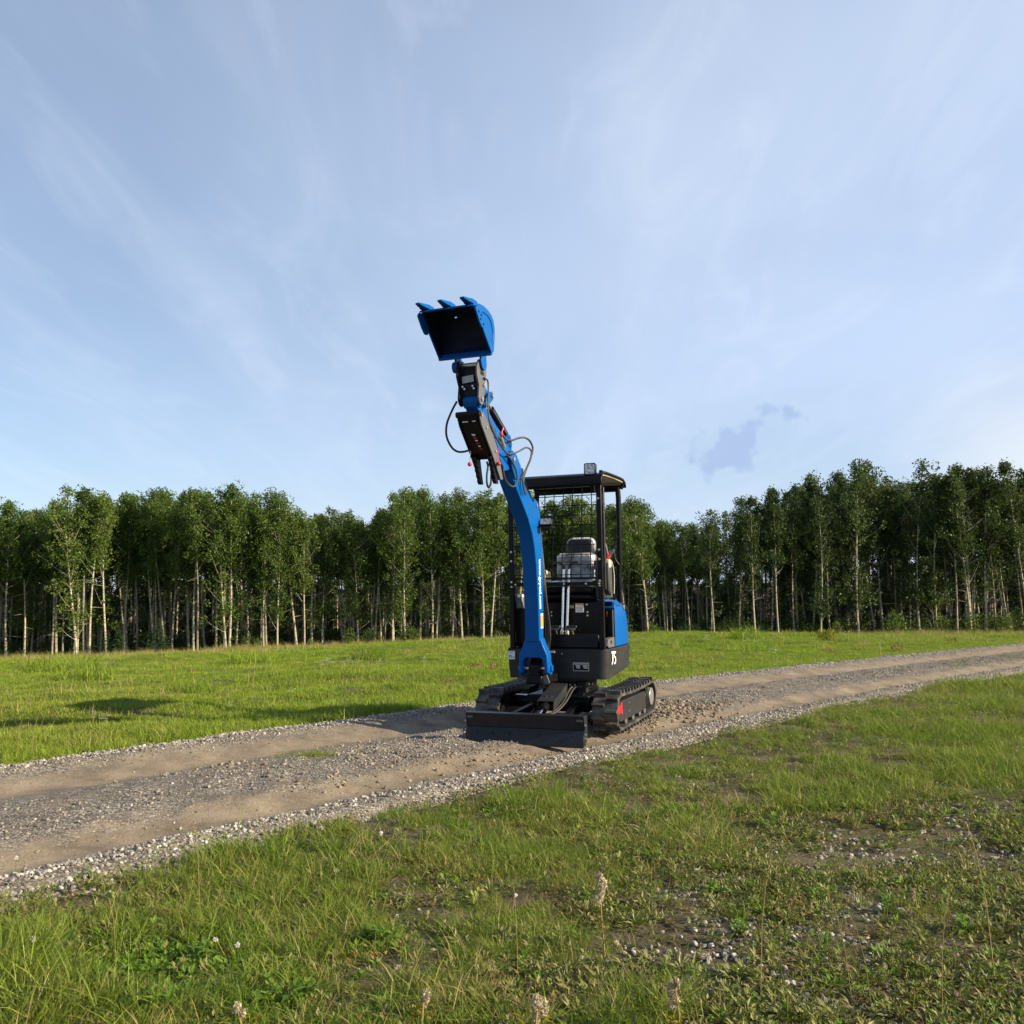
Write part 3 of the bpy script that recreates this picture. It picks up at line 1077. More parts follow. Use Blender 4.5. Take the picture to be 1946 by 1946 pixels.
hood = MB()
prof = [(-1.10, 0.684), (-1.10, 0.985), (-1.13, 1.045), (-1.20, 1.072), (-1.42, 1.066), (-1.53, 1.02), (-1.60, 0.92), (-1.635, 0.80), (-1.640, 0.684)]
# blue fender: outer skin follows the rounded tail
rows = []
for (f_, z_) in prof:
    pass
hz = [0.684, 0.78, 0.88, 0.96, 1.01, 1.048, 1.072, 1.082]
ins = [0.0, 0.003, 0.007, 0.015, 0.028, 0.052, 0.088, 0.140]
hv, hf = [], []
OUTL = [(0.440, -1.085), (0.456, -1.12), (0.458, -1.24), (0.458, -1.40), (0.452, -1.53), (0.425, -1.64), (0.355, -1.73), (0.25, -1.78), (0.10, -1.805), (-0.10, -1.805), (-0.25, -1.78), (-0.355, -1.73), (-0.425, -1.64), (-0.452, -1.53), (-0.458, -1.40), (-0.458, -1.24), (-0.456, -1.12), (-0.440, -1.085)]
for z_, i_ in zip(hz, ins):
    for a_, f_ in OUTL:
        la = max(abs(a_) - i_, 0) * (1 if a_ > 0 else -1)
        ff = f_ + i_ * sstep(-1.40, -1.78, f_) * 1.3
        hv.append(P(la, float(ff), z_))
nO = len(OUTL)
for k in range(len(hz) - 1):
    for j in range(nO - 1):
        hf.append((k * nO + j, k * nO + j + 1, (k + 1) * nO + j + 1, (k + 1) * nO + j))
hf.append(tuple((len(hz) - 1) * nO + j for j in range(nO)))
hood = part(MB().add(hv, hf), 'engine_hood', 'blue_paint', None, 0.0, 50)
part(MB().side([(-1.085, 0.70), (-1.102, 0.70), (-1.102, 1.07), (-1.085, 1.07)], -0.44, 0.43), 'hood_front_wall', 'black_paint', hood)
part(MB().side([(-1.09, 0.995), (-1.13, 1.025), (-1.20, 1.045), (-1.20, 1.078), (-1.11, 1.062), (-1.075, 1.02)], 0.30, 0.452), 'fender_lip', 'blue_paint', hood, 0.006)
part(MB().side([(-1.24, 1.06), (-1.40, 1.05), (-1.50, 1.0), (-1.50, 0.985), (-1.40, 1.035), (-1.24, 1.045)], 0.4565, 0.4600), 'panel_seam', 'charcoal_paint', hood)
side_p = part(MB().front([(0.375, 0.69), (0.455, 0.69), (0.455, 1.0), (0.375, 1.0)], -1.08, -1.065), 'side_panel', 'black_paint', None, 0.004)
part(MB().cyl(P(0.388, -1.06, 0.94), P(0.392, -1.055, 0.985), 0.006, None, 8), 'latch', 'red_plastic', side_p)
part(MB().bar(P(0.44, -1.062, 0.69), P(0.44, -1.062, 1.0), 0.018, 0.01, (1, 0, 0)), 'door_edge', 'grey_steel', side_p, 0.002)
st = part(MB().side([(-0.875, 0.682), (-0.835, 0.70), (-0.865, 0.755), (-0.985, 0.765), (-1.055, 0.765), (-1.055, 0.682)], 0.405, 0.455), 'step_box', 'grey_steel', None, 0.004)
part(MB().front([(0.408, 0.69), (0.432, 0.69), (0.428, 0.742), (0.404, 0.742)], -0.846, -0.838), 'step_label', 'white_sticker', st)
part(MB().box(P(0.4555, -0.94, 0.728), (0.004, 0.03, 0.026)), 'latch_recess', 'black_paint', st)

tank = part(MB().front([(-0.445, 0.684), (-0.245, 0.684), (-0.245, 1.06), (-0.285, 1.10), (-0.445, 1.10)], -1.25, -0.90), 'hydraulic_tank', 'black_paint', None, 0.03)
flt = part(MB().cyl(P(-0.345, -0.865, 1.02), P(-0.355, -0.885, 1.115), 0.036, None, 20), 'return_filter', 'grey_steel', tank, 0.004)
part(MB().cyl(P(-0.355, -0.885, 1.115), P(-0.356, -0.887, 1.145), 0.043, None, 20), 'filter_head', 'zinc', flt, 0.003)
part(MB().cyl(P(-0.415, -0.86, 1.128), P(-0.352, -0.86, 1.130), 0.010, None, 10), 'red_cap', 'red_plastic', flt)
part(MB().cyl(P(-0.425, -0.872, 0.76), P(-0.425, -0.872, 1.06), 0.005, None, 8), 'level_tube', 'grey_steel', tank)

# ---- floor front panel under the seat, pedals, levers
panel = part(MB().side([(-0.985, 0.684), (-0.97, 0.80), (-0.985, 1.068), (-1.02, 1.085), (-1.06, 1.085), (-1.06, 0.684)], -0.235, 0.375), 'front_panel', 'black_paint', None, 0.008)
part(MB().front([(0.129, 0.982), (0.203, 0.982), (0.203, 1.045), (0.129, 1.045)], -0.984, -0.9775), 'warning_label', 'white_sticker', panel)
part(MB().front([(0.129, 1.045), (0.203, 1.045), (0.203, 1.060), (0.129, 1.060)], -0.984, -0.9772), 'warning_header', 'orange_sticker', panel)
for q in range(4):
    part(MB().front([(0.136, 0.991 + 0.011 * q), (0.196 - 0.012 * (q == 0), 0.991 + 0.011 * q), (0.196 - 0.012 * (q == 0), 0.995 + 0.011 * q), (0.136, 0.995 + 0.011 * q)], -0.9776, -0.9768), 'label_text_line', 'lime_plate', panel)
part(MB().front([(0.065, 1.018), (0.114, 1.018), (0.114, 1.046), (0.065, 1.046)], -0.984, -0.9775), 'small_label', 'lime_plate', panel)
for (a_, z_) in ((0.24, 0.985), (0.24, 0.955), (-0.09, 0.985), (-0.09, 0.955), (0.235, 1.05), (0.15, 0.735)):
    bolt(panel, P(a_, -0.972, z_), 0.009, (0, -1, 0), 0.010, 'zinc')
part(MB().side([(-0.83, 0.684), (-0.83, 0.70), (-0.86, 0.795), (-0.97, 0.80), (-0.97, 0.684)], -0.23, 0.37), 'foot_plate', 'black_paint', panel, 0.006)
for (x0, x1) in ((-0.064, 0.026), (0.083, 0.175)):
    pd = part(MB().side([(-0.80, 0.845), (-0.86, 0.872), (-0.868, 0.862), (-0.81, 0.832)], x0, x1), 'pedal', 'grey_steel', None, 0.003)
    for q in range(3):
        part(MB().box(P((x0 + x1) / 2, -0.815 - 0.018 * q, 0.852 + 0.008 * q), (x1 - x0 - 0.012, 0.007, 0.010), Euler((rad(-24), 0, 0))), 'tread_bar', 'charcoal_paint', pd)
    part(MB().cyl(P((x0 + x1) / 2, -0.84, 0.85), P((x0 + x1) / 2, -0.90, 0.79), 0.010, None, 10), 'pedal_stem', 'zinc', pd)
for k, (a_, atop) in enumerate(((0.028, 0.045), (0.072, 0.092))):
    lv = part(MB().tube([P(a_, -0.90, 0.80), P(a_ + 0.004, -0.92, 1.0), P(atop, -0.935, 1.36)], 0.0125, 14), 'travel_lever', 'chrome')
    e = 1 if k else -1
    part(MB().tube(smooth_path([P(atop, -0.935, 1.36), P(atop + 0.006 * e, -0.936, 1.395), P(atop + 0.03 * e, -0.937, 1.418), P(atop + 0.075 * e, -0.938, 1.42), P(atop + 0.09 * e, -0.938, 1.405)]), 0.011, 10), 'lever_grip', 'hose', lv)
    part(MB().cyl(P(a_, -0.90, 0.79), P(a_, -0.90, 0.825), 0.020, None, 12), 'lever_boot', 'zinc', lv)
for (z_, r_) in ((1.178, 0.032), (1.118, 0.024)):
    part(MB().tube(smooth_path([P(-0.25, -0.99, z_), P(0.10, -0.985, z_), P(0.25, -0.99, z_ - 0.004), P(0.285, -1.03, z_ - 0.006), P(0.288, -1.10, z_ - 0.006)]), r_, 16), 'seat_base_tube', 'black_paint')
part(MB().box(P(-0.02, -1.15, 1.12), (0.56, 0.22, 0.10)), 'seat_base', 'black_paint', None, 0.02)

# ---- seat with its plastic wrap still on
def cushion(a0, a1, prof, r, name, mat, parent=None):
    """a padded slab: profile in (f, z) extruded across, shrunk towards both ends"""
    mb = MB()
    cf = sum(p for p, q in prof) / len(prof)
    cz = sum(q for p, q in prof) / len(prof)
    st_ = [(0.0, 0.80), (0.06, 0.92), (0.16, 0.985), (0.5, 1.0), (0.84, 0.985), (0.94, 0.92), (1.0, 0.80)]
    vs, fs = [], []
    n__ = len(prof)
    for tt, sc in st_:
        for f_, z_ in prof:
            vs.append(P(a0 + (a1 - a0) * tt, cf + (f_ - cf) * sc, cz + (z_ - cz) * sc))
    for k in range(len(st_) - 1):
        for j in range(n__):
            j2 = (j + 1) % n__
            fs.append((k * n__ + j, k * n__ + j2, (k + 1) * n__ + j2, (k + 1) * n__ + j))
    fs += [tuple(range(n__ - 1, -1, -1)), tuple((len(st_) - 1) * n__ + j for j in range(n__))]
    o = part(mb.add(vs, fs), name, mat, parent, 0, 70)
    sb = o.modifiers.new('soft', 'SUBSURF')
    sb.levels = 1
    sb.render_levels = 2
    return o


seat = cushion(-0.135, 0.235, [(-0.96, 1.215), (-0.98, 1.265), (-1.15, 1.262), (-1.28, 1.25), (-1.28, 1.19), (-1.0, 1.19)], 0.02, 'seat_cushion', 'plastic_wrap')


def pad(a0, a1, z0, z1, f0, f1, r, name, mat, bev):
    o = part(MB().front(roundrect(a0, a1, z0, z1, r, 5), f0, f1), name, mat, seat, bev, 60)
    o.modifiers['bevel'].segments = 4
    return o


pad(-0.132, 0.232, 1.255, 1.512, -1.34, -1.235, 0.045, 'backrest', 'plastic_wrap', 0.030)
pad(-0.122, 0.222, 1.420, 1.505, -1.30, -1.222, 0.035, 'wrap_fold', 'plastic_wrap', 0.025)
pad(-0.050, 0.205, 1.47, 1.640, -1.375, -1.285, 0.055, 'headrest', 'seat_vinyl', 0.028)
pad(-0.056, 0.211, 1.50, 1.655, -1.395, -1.318, 0.060, 'headrest_wrap', 'plastic_wrap', 0.020)

# ---- control consoles
con = part(MB().side([(-0.98, 1.10), (-0.96, 1.33), (-1.00, 1.44), (-1.10, 1.455), (-1.25, 1.44), (-1.25, 1.10)], 0.315, 0.395), 'control_console', 'console_plastic', None, 0.012)
part(MB().front([(0.31, 1.352), (0.376, 1.352), (0.376, 1.432), (0.31, 1.432)], -0.985, -0.955), 'switch_panel', 'grey_steel', con, 0.004)
lk = part(MB().side([(-1.02, 1.135), (-0.985, 1.16), (-0.975, 1.38), (-1.005, 1.425), (-1.06, 1.42), (-1.09, 1.36), (-1.08, 1.15), (-1.05, 1.12)], 0.402, 0.440), 'armrest_side', 'console_plastic', None, 0.014)
part(MB().side([(-0.985, 1.36), (-1.0, 1.44), (-1.06, 1.44), (-1.06, 1.37)], 0.398, 0.444), 'armrest_cap', 'beige_plastic', lk, 0.012)
part(MB().tube(smooth_path([P(0.447, -1.055, 1.42), P(0.452, -1.09, 1.34), P(0.452, -1.10, 1.25), P(0.450, -1.09, 1.14)]), 0.004, 6), 'trim', 'beige_plastic', lk)
part(MB().box(P(0.400, -0.985, 1.285), (0.014, 0.012, 0.030)), 'amber_switch', 'orange_sticker', lk)
js = part(MB().tube(smooth_path([P(0.410, -1.04, 1.49), P(0.402, -1.035, 1.55), P(0.385, -1.02, 1.605), P(0.375, -1.02, 1.62)]), [0.010] * 18 + [0.013], 10), 'joystick', 'grey_steel')
mb = MB()
for k in range(6):
    z_ = 1.435 + 0.011 * k
    mb.cyl(P(0.412, -1.045, z_), P(0.412, -1.045, z_ + 0.006), 0.024 - 0.002 * k, 0.018 - 0.0015 * k, 14)
part(mb, 'joystick_boot', 'red_plastic', js)
part(MB().front([(0.425, 1.45), (0.470, 1.52), (0.462, 1.53), (0.415, 1.515), (0.405, 1.50), (0.42, 1.495)], -1.07, -1.06), 'wrap_flap', 'plastic_wrap', js)
part(MB().front([(0.340, 1.50), (0.385, 1.50), (0.355, 1.45), (0.345, 1.45)], -1.07, -1.06), 'wrap_flap', 'plastic_wrap', js)
con2 = part(MB().side([(-0.98, 1.10), (-0.96, 1.28), (-1.02, 1.345), (-1.20, 1.35), (-1.25, 1.30), (-1.25, 1.10)], -0.255, -0.175), 'control_console', 'console_plastic', None, 0.012)
part(MB().side([(-0.975, 1.27), (-1.02, 1.35), (-1.12, 1.358), (-1.10, 1.30)], -0.262, -0.168), 'armrest_cap', 'beige_plastic', con2, 0.012)
part(MB().tube(smooth_path([P(-0.168, -1.05, 1.36), P(-0.14, -1.0, 1.28), P(-0.10, -0.95, 1.235)]), 0.006, 8), 'lockout_lever', 'grey_steel', con2)

# ---- canopy: posts, roof, mesh guard
for sg, nm in ((1, 'r'), (-1, 'l')):
    pa_ = 0.408 * sg
    fp = part(MB().box(P(pa_, -0.835, 1.375), (0.046, 0.040, 1.40)), 'front_post', 'black_paint', None, 0.006)
    part(MB().box(P(pa_ + sg * 0.030, -0.862, 1.62), (0.014, 0.030, 0.88)), 'post_rail', 'charcoal_paint', fp, 0.004)
    for zb in (1.215, 1.255, 1.44, 1.52, 1.96):
        bolt(fp, P(pa_ - sg * 0.004, -0.815, zb), 0.011, (0, -1, 0), 0.010, 'zinc')
    rp = part(MB().tube([P(0.395 * sg, -1.51, 0.98), P(0.385 * sg, -1.50, 1.30), P(0.398 * sg, -1.495, 1.42), P(0.402 * sg, -1.49, 2.02), P(0.398 * sg, -1.485, 2.10)], 0.025, 12), 'rear_post', 'black_paint')
    part(MB().tube(smooth_path([P(0.412 * sg, -1.475, 1.66), P(0.375 * sg, -1.455, 1.63), P(0.362 * sg, -1.45, 1.55), P(0.366 * sg, -1.45, 1.46), P(0.395 * sg, -1.475, 1.40)]), 0.010, 8), 'grab_handle', 'black_paint', rp)
    part(MB().tube(smooth_path([P(0.418 * sg, -0.84, 2.07), P(0.430 * sg, -0.83, 2.17), P(0.434 * sg, -0.82, 2.20)]), 0.017, 10), 'post_top', 'black_paint', fp)
part(MB().bar(P(-0.40, -1.49, 1.40), P(0.40, -1.49, 1.40), 0.03, 0.03), 'rear_crossbar', 'black_paint', None, 0.004)
part(MB().bar(P(-0.44, -0.822, 1.232), P(0.425, -0.822, 1.232), 0.034, 0.034), 'front_crossbar', 'black_paint', None, 0.004)
part(MB().bar(P(-0.39, -0.800, 1.280), P(0.385, -0.800, 1.280), 0.014, 0.018), 'guard_rail', 'black_paint')
for a_ in (-0.36, 0.088, 0.285, 0.40):
    o = part(MB().cyl(P(a_, -0.806, 1.232), P(a_, -0.790, 1.232), 0.011, 0.008, 10), 'crossbar_bolt', 'zinc')
top_c = [(-0.742, 2.082), (-0.744, 2.120), (-0.765, 2.158), (-0.815, 2.182), (-0.90, 2.192), (-1.20, 2.196), (-1.50, 2.188), (-1.555, 2.168), (-1.580, 2.125)]
bot_c = [(f_ + (0.0 if abs(f_ + 1.2) < 0.31 else (-0.010 if f_ > -1.2 else 0.010)), z_ - 0.012) for f_, z_ in top_c]
roof = part(MB().side(top_c + bot_c[::-1], -0.455, 0.458), 'canopy_roof', 'black_paint', None, 0.004, 30)
part(MB().side([(-0.80, 2.160), (-0.90, 2.172), (-1.20, 2.176), (-1.50, 2.168), (-1.545, 2.145), (-1.54, 2.140), (-1.50, 2.160), (-1.20, 2.168), (-0.90, 2.164), (-0.81, 2.152)], -0.440, 0.443), 'roof_liner', 'cream_liner', roof)
part(MB().bar(P(-0.41, -1.51, 2.098), P(0.41, -1.51, 2.098), 0.05, 0.040), 'rear_header', 'black_paint', roof, 0.004)
part(MB().bar(P(-0.43, -0.835, 2.090), P(0.43, -0.835, 2.090), 0.046, 0.040), 'front_header', 'black_paint', roof, 0.004)
for sg in (-1, 1):
    part(MB().tube(smooth_path([P(sg * 0.446, -0.765, 2.150), P(sg * 0.448, -0.83, 2.180), P(sg * 0.448, -1.0, 2.188), P(sg * 0.446, -1.45, 2.184), P(sg * 0.440, -1.525, 2.160), P(sg * 0.42, -1.53, 2.10)]), 0.015, 8), 'side_rail', 'black_paint', roof)
GB, GT = (-0.775, 1.282), (-0.870, 2.075)
for k in range(9):
    a_ = -0.352 + 0.0855 * k
    part(MB().tube([P(a_, GB[0], GB[1]), P(a_, GT[0], GT[1] - 0.02), P(a_, GT[0] + 0.03, GT[1] + 0.012)], 0.0042, 6), 'guard_bar', 'black_paint')
for k in range(9):
    tt = (0.35 + k) / 9.25
    f_, z_ = GB[0] + (GT[0] - GB[0]) * tt, GB[1] + (GT[1] - GB[1]) * tt
    part(MB().cyl(P(-0.385, f_, z_), P(0.372, f_, z_), 0.0042, None, 6), 'guard_bar', 'black_paint')


def work_lamp(c, w, h, d, tilt=0.0, yaw=0.0, parent=None):
    mb = MB().prism(roundrect(-w / 2, w / 2, -h / 2, h / 2, 0.014, 3), 0, d, lambda p, q, e: (p, e, q))
    body = part(mb, 'work_lamp', 'black_paint', parent, 0.004)
    mb = MB().prism(roundrect(-w / 2 + 0.009, w / 2 - 0.009, -h / 2 + 0.009, h / 2 - 0.009, 0.010, 3), -0.003, 0.004, lambda p, q, e: (p, e, q))
    part(mb, 'lamp_lens', 'lens_glass', body)
    part(MB().tube([(-0.03, d * 0.5, -h / 2 - 0.004), (-0.03, d * 0.5, -h / 2 - 0.030), (0.03, d * 0.5, -h / 2 - 0.030), (0.03, d * 0.5, -h / 2 - 0.004)], 0.005, 8), 'lamp_bracket', 'black_paint', body)
    off = Vector((0, ROOT_F, 0)) if parent is None else Vector((0, 0, 0))
    body.location = Vector(P(*c)) + off
    body.rotation_euler = (tilt, 0, yaw)
    return body


work_lamp((0.350, -0.765, 2.212), 0.103, 0.106, 0.05, rad(-4), rad(4))
work_lamp((-0.330, -0.765, 2.212), 0.103, 0.106, 0.05, rad(-4), rad(-4))
part(MB().side([(-0.775, 2.160), (-0.81, 2.160), (-0.845, 2.02), (-0.825, 2.02)], 0.335, 0.372), 'lamp_mount', 'black_paint')
part(MB().side([(-0.775, 2.160), (-0.81, 2.160), (-0.845, 2.02), (-0.825, 2.02)], -0.345, -0.315), 'lamp_mount', 'black_paint')

# ---- swing post and boom
AB, HB = -0.112, 0.064
PIV = (-0.600, 0.525)
sp = part(MB().plan([(AB - 0.07, -0.54), (AB + 0.07, -0.54), (AB + 0.10, -0.70), (AB + 0.13, -0.84), (AB - 0.13, -0.84), (AB - 0.10, -0.70)], 0.395, 0.47), 'swing_post', 'black_paint', None, 0.012)
part(MB().side([(-0.555, 0.40), (-0.55, 0.55), (-0.60, 0.60), (-0.72, 0.66), (-0.80, 0.66), (-0.80, 0.40)], AB - 0.045, AB + 0.045), 'post_web', 'black_paint', sp, 0.010)
part(MB().cyl(P(AB - 0.055, *PIV), P(AB + 0.055, *PIV), 0.036, None, 20), 'pivot_boss', 'charcoal_paint', sp, 0.003)
part(MB().cyl(P(AB - 0.150, *PIV), P(AB + 0.150, *PIV), 0.019, None, 16), 'pivot_pin', 'zinc', sp)
part(MB().box(P(AB + 0.142, PIV[0], PIV[1]), (0.018, 0.045, 0.050)), 'pin_keeper', 'blue_paint', sp, 0.004)
part(MB().box(P(AB - 0.150, PIV[0] - 0.02, PIV[1] + 0.02), (0.03, 0.04, 0.05)), 'pin_keeper', 'charcoal_paint', sp, 0.004)
part(MB().box(P(AB + 0.105, -0.56, 0.435), (0.045, 0.012, 0.075), Euler((0, rad(-20), 0))), 'stop_plate', 'grey_steel', sp, 0.003)
part(MB().tube(smooth_path([P(AB - 0.16, -0.62, 0.47), P(AB - 0.10, -0.58, 0.445), P(AB - 0.03, -0.56, 0.43), P(AB + 0.02, -0.58, 0.42)]), 0.009, 8), 'hydraulic_hose', 'hose', sp)

UND = [(-0.525, 0.75), (-0.520, 1.06), (-0.490, 1.38), (-0.452, 1.535), (-0.400, 1.655), (-0.310, 1.775), (-0.175, 1.895), (-0.055, 2.000), (0.000, 2.055), (0.040, 2.130)]
BAK = [(-0.630, 0.78), (-0.640, 1.06), (-0.643, 1.40), (-0.640, 1.52), (-0.615, 1.68), (-0.560, 1.80), (-0.455, 1.905), (-0.300, 2.005), (-0.120, 2.140), (-0.085, 2.215)]
boom = part(MB().side(UND + BAK[::-1], AB - HB, AB + HB), 'boom', 'blue_paint', None, 0.006)
# forked foot, cut away below
fork = [(AB - 0.067, 0.785), (AB - 0.090, 0.720), (AB - 0.126, 0.640), (AB - 0.132, 0.490), (AB - 0.098, 0.488)] + \
       [(AB - 0.098, 0.560), (AB - 0.088, 0.598), (AB - 0.066, 0.616), (AB + 0.066, 0.616), (AB + 0.088, 0.598), (AB + 0.098, 0.560)] + \
       [(AB + 0.098, 0.488), (AB + 0.132, 0.490), (AB + 0.126, 0.640), (AB + 0.090, 0.720), (AB + 0.067, 0.785)]
fk = part(MB().front(fork, -0.640, -0.535), 'boom_foot', 'blue_paint', boom, 0.007)
for sg in (-1, 1):
    part(MB().cyl(P(AB + sg * 0.094, *PIV), P(AB + sg * 0.136, *PIV), 0.052, None, 24), 'foot_boss', 'blue_paint', boom, 0.003)
# lugs at the boom tip and at its back
TIP = (0.045, 2.226)
for sg in (-1, 1):
    part(MB().side([(-0.16, 2.09), (0.00, 2.07), (0.060, 2.15), (0.105, 2.215)] + arc(0.06, 2.245, 0.05, -20, 120, 5) + [(-0.03, 2.27), (-0.12, 2.19)], AB + sg * HB - (0.0 if sg > 0 else 0.014), AB + sg * HB + (0.014 if sg > 0 else 0.0)), 'tip_lug', 'blue_paint', boom, 0.003)
    part(MB().side([(-0.60, 1.72), (-0.52, 1.80), (-0.44, 1.88), (-0.50, 1.955), (-0.585, 1.93), (-0.635, 1.80)], AB + sg * 0.045 - 0.008, AB + sg * 0.045 + 0.008), 'cylinder_lug', 'blue_paint', boom, 0.003)
    bolt(boom, P(AB + sg * (HB + 0.014), *TIP), 0.022, (sg, 0, 0), 0.012, 'zinc', 'pin_end')
part(MB().cyl(P(AB - 0.06, -0.545, 1.90), P(AB + 0.06, -0.545, 1.90), 0.016, None, 12), 'cylinder_pin', 'zinc', boom)
# lettering down the lit side of the boom
side_txt = Matrix(((0, 0, 1, AB + HB + 0.0008), (0, 1, 0, 0.566), (-1, 0, 0, 1.235), (0, 0, 0, 1)))
text_part('www.jpytel.com', 0.070, 'white_sticker', boom, side_txt, 'web_address', 0.0018, 0.92)
part(MB().side([(-0.563, 0.985), (-0.622, 0.985), (-0.622, 0.862), (-0.563, 0.862)], AB + HB - 0.001, AB + HB + 0.0012), 'warning_strip', 'white_sticker', boom)
part(MB().side([(-0.563, 0.972), (-0.622, 0.972), (-0.622, 0.874), (-0.563, 0.874)], AB + HB + 0.0005, AB + HB + 0.0020), 'warning_strip_field', 'orange_sticker', boom)
# boom cylinder behind the boom
part(MB().cyl(P(AB + 0.02, -0.735, 0.60), P(AB + 0.02, -0.70, 1.20), 0.036, None, 18), 'boom_cylinder', 'black_paint', boom, 0.003)
part(MB().cyl(P(AB + 0.02, -0.70, 1.18), P(AB + 0.02, -0.66, 1.60), 0.019, None, 14), 'boom_cylinder_rod', 'chrome', boom)
for q in (0, 1, 2):
    part(MB().tube(smooth_path([P(AB + 0.055, -0.70 - 0.015 * q, 0.56), P(AB + 0.075 + 0.012 * q, -0.70, 0.80), P(AB + 0.060 + 0.01 * q, -0.672, 1.1), P(AB + 0.05, -0.668 - 0.01 * q, 1.45), P(AB + 0.04, -0.645, 1.72)]), 0.008, 8), 'hydraulic_hose', ('hose', 'hose_sleeve', 'hose')[q], boom)
lm = work_lamp((AB + HB + 0.060, -0.560, 1.762), 0.110, 0.072, 0.045, rad(-24), rad(3), boom)
part(MB().side([(-0.52, 1.715), (-0.60, 1.715), (-0.60, 1.722), (-0.52, 1.722)], AB + HB - 0.002, AB + HB + 0.12), 'lamp_arm', 'black_paint', boom)

# arm cylinder along the top of the boom
part(MB().cyl(P(AB, -0.545, 1.90), P(AB, -0.235, 2.150), 0.037, None, 20), 'arm_cylinder', 'black_paint', None, 0.003)
part(MB().cyl(P(AB, -0.25, 2.138), P(AB, 0.055, 2.385), 0.018, None, 14), 'arm_cylinder_rod', 'chrome')

# ---- dipper arm
HA = 0.050
TIPP = (0.655, 2.585)
armo = [(0.690, 2.545), (0.480, 2.375), (0.350, 2.275), (0.150, 2.120)] + arc(0.045, 2.200, 0.060, -80, -190, 5) + [(0.010, 2.36), (0.040, 2.415), (0.085, 2.415), (0.130, 2.375), (0.33, 2.462), (0.50, 2.560), (0.60, 2.632)] + arc(0.655, 2.590, 0.046, 110, -30, 6)
dip = part(MB().side(armo, AB - HA, AB + HA), 'dipper_arm', 'blue_paint', None, 0.006)
part(MB().cyl(P(AB - 0.062, *TIPP), P(AB + 0.062, *TIPP), 0.046, None, 22), 'arm_tip_boss', 'blue_paint', dip, 0.003)
for sg in (-1, 1):
    bolt(dip, P(AB + sg * 0.064, *TIPP), 0.026, (sg, 0, 0), 0.016, 'zinc', 'pin_end')
    part(MB().side([(0.02, 2.30), (0.10, 2.33), (0.115, 2.385), (0.075, 2.43), (0.025, 2.42), (-0.01, 2.35)], AB + sg * 0.042 - 0.008, AB + sg * 0.042 + 0.008), 'crank_lug', 'blue_paint', dip, 0.003)
part(MB().cyl(P(AB, 0.02, 2.43), P(AB, 0.315, 2.588), 0.030, None, 20), 'bucket_cylinder', 'black_paint', None, 0.003)
part(MB().cyl(P(AB, 0.30, 2.580), P(AB, 0.455, 2.662), 0.016, None, 14), 'bucket_cylinder_rod', 'chrome')
part(MB().cyl(P(AB + 0.036, 0.03, 2.405), P(AB + 0.036, 0.34, 2.565), 0.006, None, 8), 'cylinder_tube_line', 'grey_steel')
# linkage: rocker levers and the link to the coupler
for sg in (-1, 1):
    lv = part(MB().side([(0.555, 2.560), (0.590, 2.545), (0.625, 2.565)] + [(0.505, 2.680), (0.465, 2.692), (0.435, 2.665), (0.445, 2.630)], AB + sg * 0.070 - 0.008, AB + sg * 0.070 + 0.008), 'rocker_lever', 'blue_paint', None, 0.003)
    bolt(lv, P(AB + sg * 0.078, 0.468, 2.660), 0.022, (sg, 0, 0), 0.014, 'zinc', 'pin_end')
    bolt(lv, P(AB + sg * 0.078, 0.59, 2.572), 0.022, (sg, 0, 0), 0.012, 'zinc', 'pin_end')
part(MB().side([(0.44, 2.632), (0.475, 2.70), (0.560, 2.735), (0.600, 2.715), (0.590, 2.680), (0.500, 2.640)], AB - 0.045, AB + 0.045), 'bucket_link', 'blue_paint', None, 0.006)

# ---- quick coupler
cpl = [(0.715, 2.560), (0.735, 2.600), (0.720, 2.690), (0.760, 2.760), (0.755, 2.830), (0.715, 2.885), (0.655, 2.895), (0.595, 2.850), (0.585, 2.800), (0.610, 2.730), (0.625, 2.650), (0.650, 2.565), (0.680, 2.548)]
cp = part(MB().side([(0.69, 2.62), (0.70, 2.78), (0.68, 2.86), (0.62, 2.86), (0.60, 2.80), (0.62, 2.68)], AB - 0.062, AB + 0.062), 'quick_coupler', 'black_paint', None, 0.006)
for sg in (-1, 1):
    part(MB().side(cpl, AB + sg * 0.078 - 0.008, AB + sg * 0.078 + 0.008), 'coupler_plate', 'grey_steel' if sg > 0 else 'black_paint', cp, 0.003)
    bolt(cp, P(AB + sg * 0.086, 0.685, 2.595), 0.020, (sg, 0, 0), 0.012, 'zinc', 'pin_end')
    bolt(cp, P(AB + sg * 0.086, 0.645, 2.705), 0.018, (sg, 0, 0), 0.012, 'zinc', 'pin_end')
    bolt(cp, P(AB + sg * 0.086, 0.660, 2.850), 0.020, (sg, 0, 0), 0.010, 'zinc', 'pin_end')
part(MB().side([(0.64, 2.775), (0.70, 2.775), (0.70, 2.80), (0.64, 2.80)], AB + 0.0865, AB + 0.088), 'latch_slot', 'black_paint', cp)
part(MB().box(P(AB - 0.01, 0.712, 2.745), (0.092, 0.004, 0.050), Euler((rad(4), rad(-5), 0))), 'data_label', 'lime_plate', cp)
for (a_, z_) in ((AB - 0.05, 2.69), (AB + 0.03, 2.69), (AB - 0.035, 2.672), (AB + 0.04, 2.672)):
    part(MB().cyl(P(a_, 0.70, z_), P(a_, 0.722, z_), 0.008, None, 8), 'fitting', 'zinc', cp)
part(MB().cyl(P(AB - 0.105, 0.675, 2.858), P(AB + 0.100, 0.675, 2.858), 0.018, None, 16), 'bucket_pin', 'zinc')
part(MB().cyl(P(AB - 0.140, 0.675, 2.850), P(AB - 0.098, 0.675, 2.850), 0.042, None, 20), 'pin_boss', 'blue_paint', None, 0.004)

